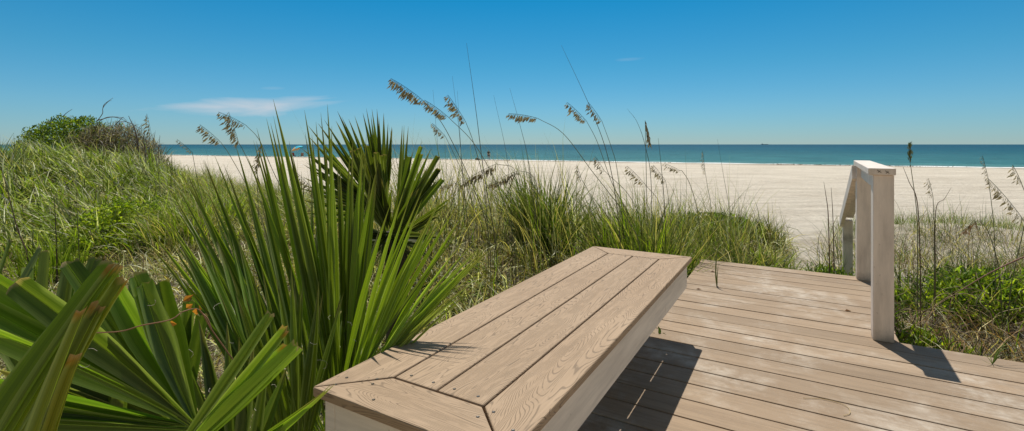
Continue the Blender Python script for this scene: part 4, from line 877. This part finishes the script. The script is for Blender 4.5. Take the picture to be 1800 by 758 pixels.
# ------------------------------------------------------------------ far beach: umbrella, chairs, person, wrack, ship
def gz(x, y): return tz(x, y)
UX, UY = P(533, 254, 108).x, 106.0
def cl_(r, g_c, b): return simple('c%d' % int(r*1000+g_c*100+b*10), (r, g_c, b), .7)
umb = empty('beach_umbrella', (UX, UY, gz(UX, UY)), 'tilted yellow and turquoise beach umbrella at the waterline, left side', 'umbrella')
zb = gz(UX, UY); M_YEL = simple('umbrella_yellow', (.75, .48, .20), .7); M_TUR = simple('umbrella_turquoise', (.01, .42, .62), .7); M_POLE = simple('pole_white', (.6, .6, .6), .4)
mb = MB(); ptop = Vector((UX-.55, UY, zb+2.25)); tube(mb, [Vector((UX, UY, zb)), ptop], .03, 6); mb.build('pole', M_POLE, umb)
rot = Matrix.Rotation(R(-24), 3, 'Y')
apex = ptop+Vector((-.05, 0, .05)); n = 8
for i in range(n):
    mb = MB(); a0, a1 = 2*PI*i/n, 2*PI*(i+1)/n; rows = []
    for j in range(5):
        t = j/4; r_ = 1.35*t; z_ = -.55*t*t
        rows.append([apex+rot @ Vector((r_*math.cos(a)*1.0, r_*math.sin(a), z_-(.05*t*abs(math.sin((a-a0)/(a1-a0)*PI)) if j else 0))) for a in (a0, (a0+a1)/2, a1)])
    vs_ = [p for r in rows for p in r]; vs_ += [p+Vector((0, 0, -.012)) for p in vs_]
    m_ = 15; fs_ = []
    for j in range(4):
        for k in range(2):
            q_ = j*3+k; fs_ += [(q_, q_+3, q_+4, q_+1), (m_+q_+1, m_+q_+4, m_+q_+3, m_+q_)]
    mb.add(vs_, fs_); mb.build('canopy_panel', M_TUR if math.cos((a0+a1)/2) > 0 else M_YEL, umb)
def chair(x, y, face, label, mcol, grp='low folding chairs at the waterline'):
    z = gz(x, y); r = empty('beach_chair', (x, y, z), label, 'chair', grp); f_ = Vector((math.cos(face), math.sin(face), 0)); s_ = Vector((-f_.y, f_.x, 0)); o_ = Vector((x, y, z))
    mb = MB()
    for s in (-.27, .27):
        tube(mb, [o_+s_*s-f_*.3, o_+s_*s+f_*.32+Vector((0, 0, .34))], .014, 5); tube(mb, [o_+s_*s+f_*.28, o_+s_*s-f_*.35+Vector((0, 0, .95))], .014, 5)
        tube(mb, [o_+s_*s+f_*.3+Vector((0, 0, .42)), o_+s_*s-f_*.2+Vector((0, 0, .5))], .02, 5)
    mb.build('frame', M_POLE, r)
    mb = MB(); beam(mb, o_+f_*.30+Vector((0, 0, .28)), o_-f_*.12+Vector((0, 0, .20)), .52, .03, s_); mb.build('seat', mcol, r)
    mb = MB(); beam(mb, o_-f_*.12+Vector((0, 0, .24)), o_-f_*.40+Vector((0, 0, .93)), .52, .03, s_); mb.build('backrest', mcol, r)
chair(UX-.75, UY-.8, R(70), 'low dark red beach chair in the shade of the umbrella', simple('chair_red', (.30, .03, .03), .7))
chair(UX+.75, UY-.3, R(120), 'low tan beach chair in the sun right of the umbrella', simple('chair_tan', (.33, .20, .15), .7))
# person walking along the water
def person(x, y, label):
    z = gz(x, y); r = empty('person', (x, y, z), label, 'person'); H_ = 1.75
    def skin(name, verts, edges, radii, m_, sub=2):
        me = bpy.data.meshes.new(name); me.from_pydata([(a, b, c) for a, b, c in verts], edges, []); o = bpy.data.objects.new(name, me); C.objects.link(o); o.parent = r
        sm = o.modifiers.new('skin', 'SKIN'); 
        for i, rr in enumerate(radii): me.skin_vertices[0].data[i].radius = (rr, rr) if not isinstance(rr, tuple) else rr
        me.skin_vertices[0].data[0].use_root = True
        ss_ = o.modifiers.new('sub', 'SUBSURF'); ss_.levels = sub; ss_.render_levels = sub
        me.materials.append(m_); return o
    V_ = [(0, 0, .93), (0, 0, 1.12), (0, 0, 1.36), (0, 0, 1.48), (0, .01, 1.56), (0, .015, 1.68), (-.09, 0, .88), (-.12, .02, .48), (-.13, .12, .08), (-.13, .0, .03),
          (.09, 0, .88), (.12, -.04, .48), (.14, -.14, .08), (.14, -.02, .03), (-.18, 0, 1.40), (-.24, .02, 1.13), (-.20, .12, .92), (-.19, .15, .84), (.18, 0, 1.40), (.25, -.02, 1.13), (.22, .10, .93), (.21, .14, .85)]
    E_ = [(0, 1), (1, 2), (2, 3), (3, 4), (4, 5), (0, 6), (6, 7), (7, 8), (8, 9), (0, 10), (10, 11), (11, 12), (12, 13), (2, 14), (14, 15), (15, 16), (16, 17), (2, 18), (18, 19), (19, 20), (20, 21)]
    Rr = [.12, .115, .13, .055, .065, .085, .09, .06, .04, .035, .09, .06, .04, .035, .055, .042, .033, .035, .055, .042, .033, .035]
    for i in range(len(V_)): pass
    me_o = skin_o = None
    def mk(name, V, E, Rd, m_): 
        me = bpy.data.meshes.new(name); me.from_pydata(V, E, []); o = bpy.data.objects.new(name, me); C.objects.link(o); o.parent = r
        o.modifiers.new('skin', 'SKIN'); 
        if not me.skin_vertices: bpy.context.view_layer.objects.active = o; bpy.ops.mesh.customdata_skin_add()
        for i, rr in enumerate(Rd): me.skin_vertices[0].data[i].radius = (rr, rr)
        me.skin_vertices[0].data[0].use_root = True
        s2 = o.modifiers.new('sub', 'SUBSURF'); s2.levels = 1; s2.render_levels = 2; me.materials.append(m_)
    mk('body', V_, E_, Rr, simple('skin_tone', (.42, .24, .16), .6))
    mk('shirt', [(0, 0, 1.0), (0, 0, 1.14), (0, 0, 1.38), (-.18, 0, 1.41), (-.235, .01, 1.20), (.18, 0, 1.41), (.24, -.01, 1.20)], [(0, 1), (1, 2), (2, 3), (3, 4), (2, 5), (5, 6)], [.135, .13, .145, .075, .06, .075, .06], simple('shirt_dark', (.02, .025, .04), .8))
    mk('shorts', [(0, 0, .97), (-.09, 0, .86), (-.115, .01, .60), (.09, 0, .86), (.115, -.02, .60)], [(0, 1), (1, 2), (0, 3), (3, 4)], [.135, .11, .095, .11, .095], simple('shorts_grey', (.10, .09, .10), .8))
    mk('hair', [(0, 0, 1.66), (0, .0, 1.74)], [(0, 1)], [.09, .07], simple('hair_brown', (.06, .04, .03), .7))
PX = P(859, 254, 84).x
person(PX, 84, 'person in a dark shirt and shorts walking at the waterline, far off')
mb = MB(); bx, by = P(841, 254, 85).x, 85; bz = gz(bx, by)  # unidentified small dark shape, modelled as a low heap
ring = [(bx+.55*math.cos(a)*(1+.2*math.sin(3*a)), by+.3*math.sin(a), bz) for a in [2*PI*i/10 for i in range(10)]]
mb.add(ring+[(bx+.3*math.cos(2*PI*i/10)-.2, by+.15*math.sin(2*PI*i/10), bz+.28) for i in range(10)]+[(bx-.35, by, bz+.42)], [(i, (i+1) % 10, 10+(i+1) % 10, 10+i) for i in range(10)]+[(10+i, 10+(i+1) % 10, 20) for i in range(10)])
tag(mb.build('dark_heap', simple('heap_dark', (.04, .05, .06), .8)), 'small dark heap lying at the waterline left of the walking person', 'heap')
# seaweed line
n = 9000; x = rng.uniform(-95, 95, n); y = 90-.47*x-7.0+2.0*(vnoise(x, 0*x, 9, 14)-.5)+rng.normal(0, 1.3, n)
k = rng.uniform(0, 1, n) < ss(.3, .6, vnoise(x, 0*x, 5, 15)); x, y = x[k], y[k]; pos = np.stack([x, y, terr(x, y)], 1); n = len(x)
o = blades('seaweed', pos, rng.uniform(.08, .26, n), rng.uniform(.06, .16, n), rng.uniform(0, 6.28, n), rng.uniform(.9, 1.4, n), rng.uniform(0, .6, n), pick(n, [(.07, .05, .035), (.12, .085, .06)], [1, 1]), None, 3)
tag(o, 'dark seaweed wrack strewn in a line just above the water', 'seaweed', kind='stuff')
# ship on the horizon
sh = empty('ship', (6000*(1344-900)/F, 6000, ZSEA), 'tiny hazy ship on the horizon left of the handrail', 'ship'); sx0 = sh.location.x
mb = MB(); mb.add([(sx0-35, 5994, -3), (sx0+35, 5994, -3), (sx0+35, 6006, -3), (sx0-35, 6006, -3), (sx0-40, 5993, 4), (sx0+42, 5993, 4), (sx0+42, 6007, 4), (sx0-40, 6007, 4)], [(3, 2, 1, 0), (4, 5, 6, 7), (0, 1, 5, 4), (1, 2, 6, 5), (2, 3, 7, 6), (3, 0, 4, 7)])
MS = simple('ship_grey', (.18, .25, .28), .8); mb.build('hull', MS, sh)
mb = MB(); beam(mb, (sx0-28, 6000, 4), (sx0-28, 6000, 10), 12, 8, (1, 0, 0)); mb.build('cabin', MS, sh)
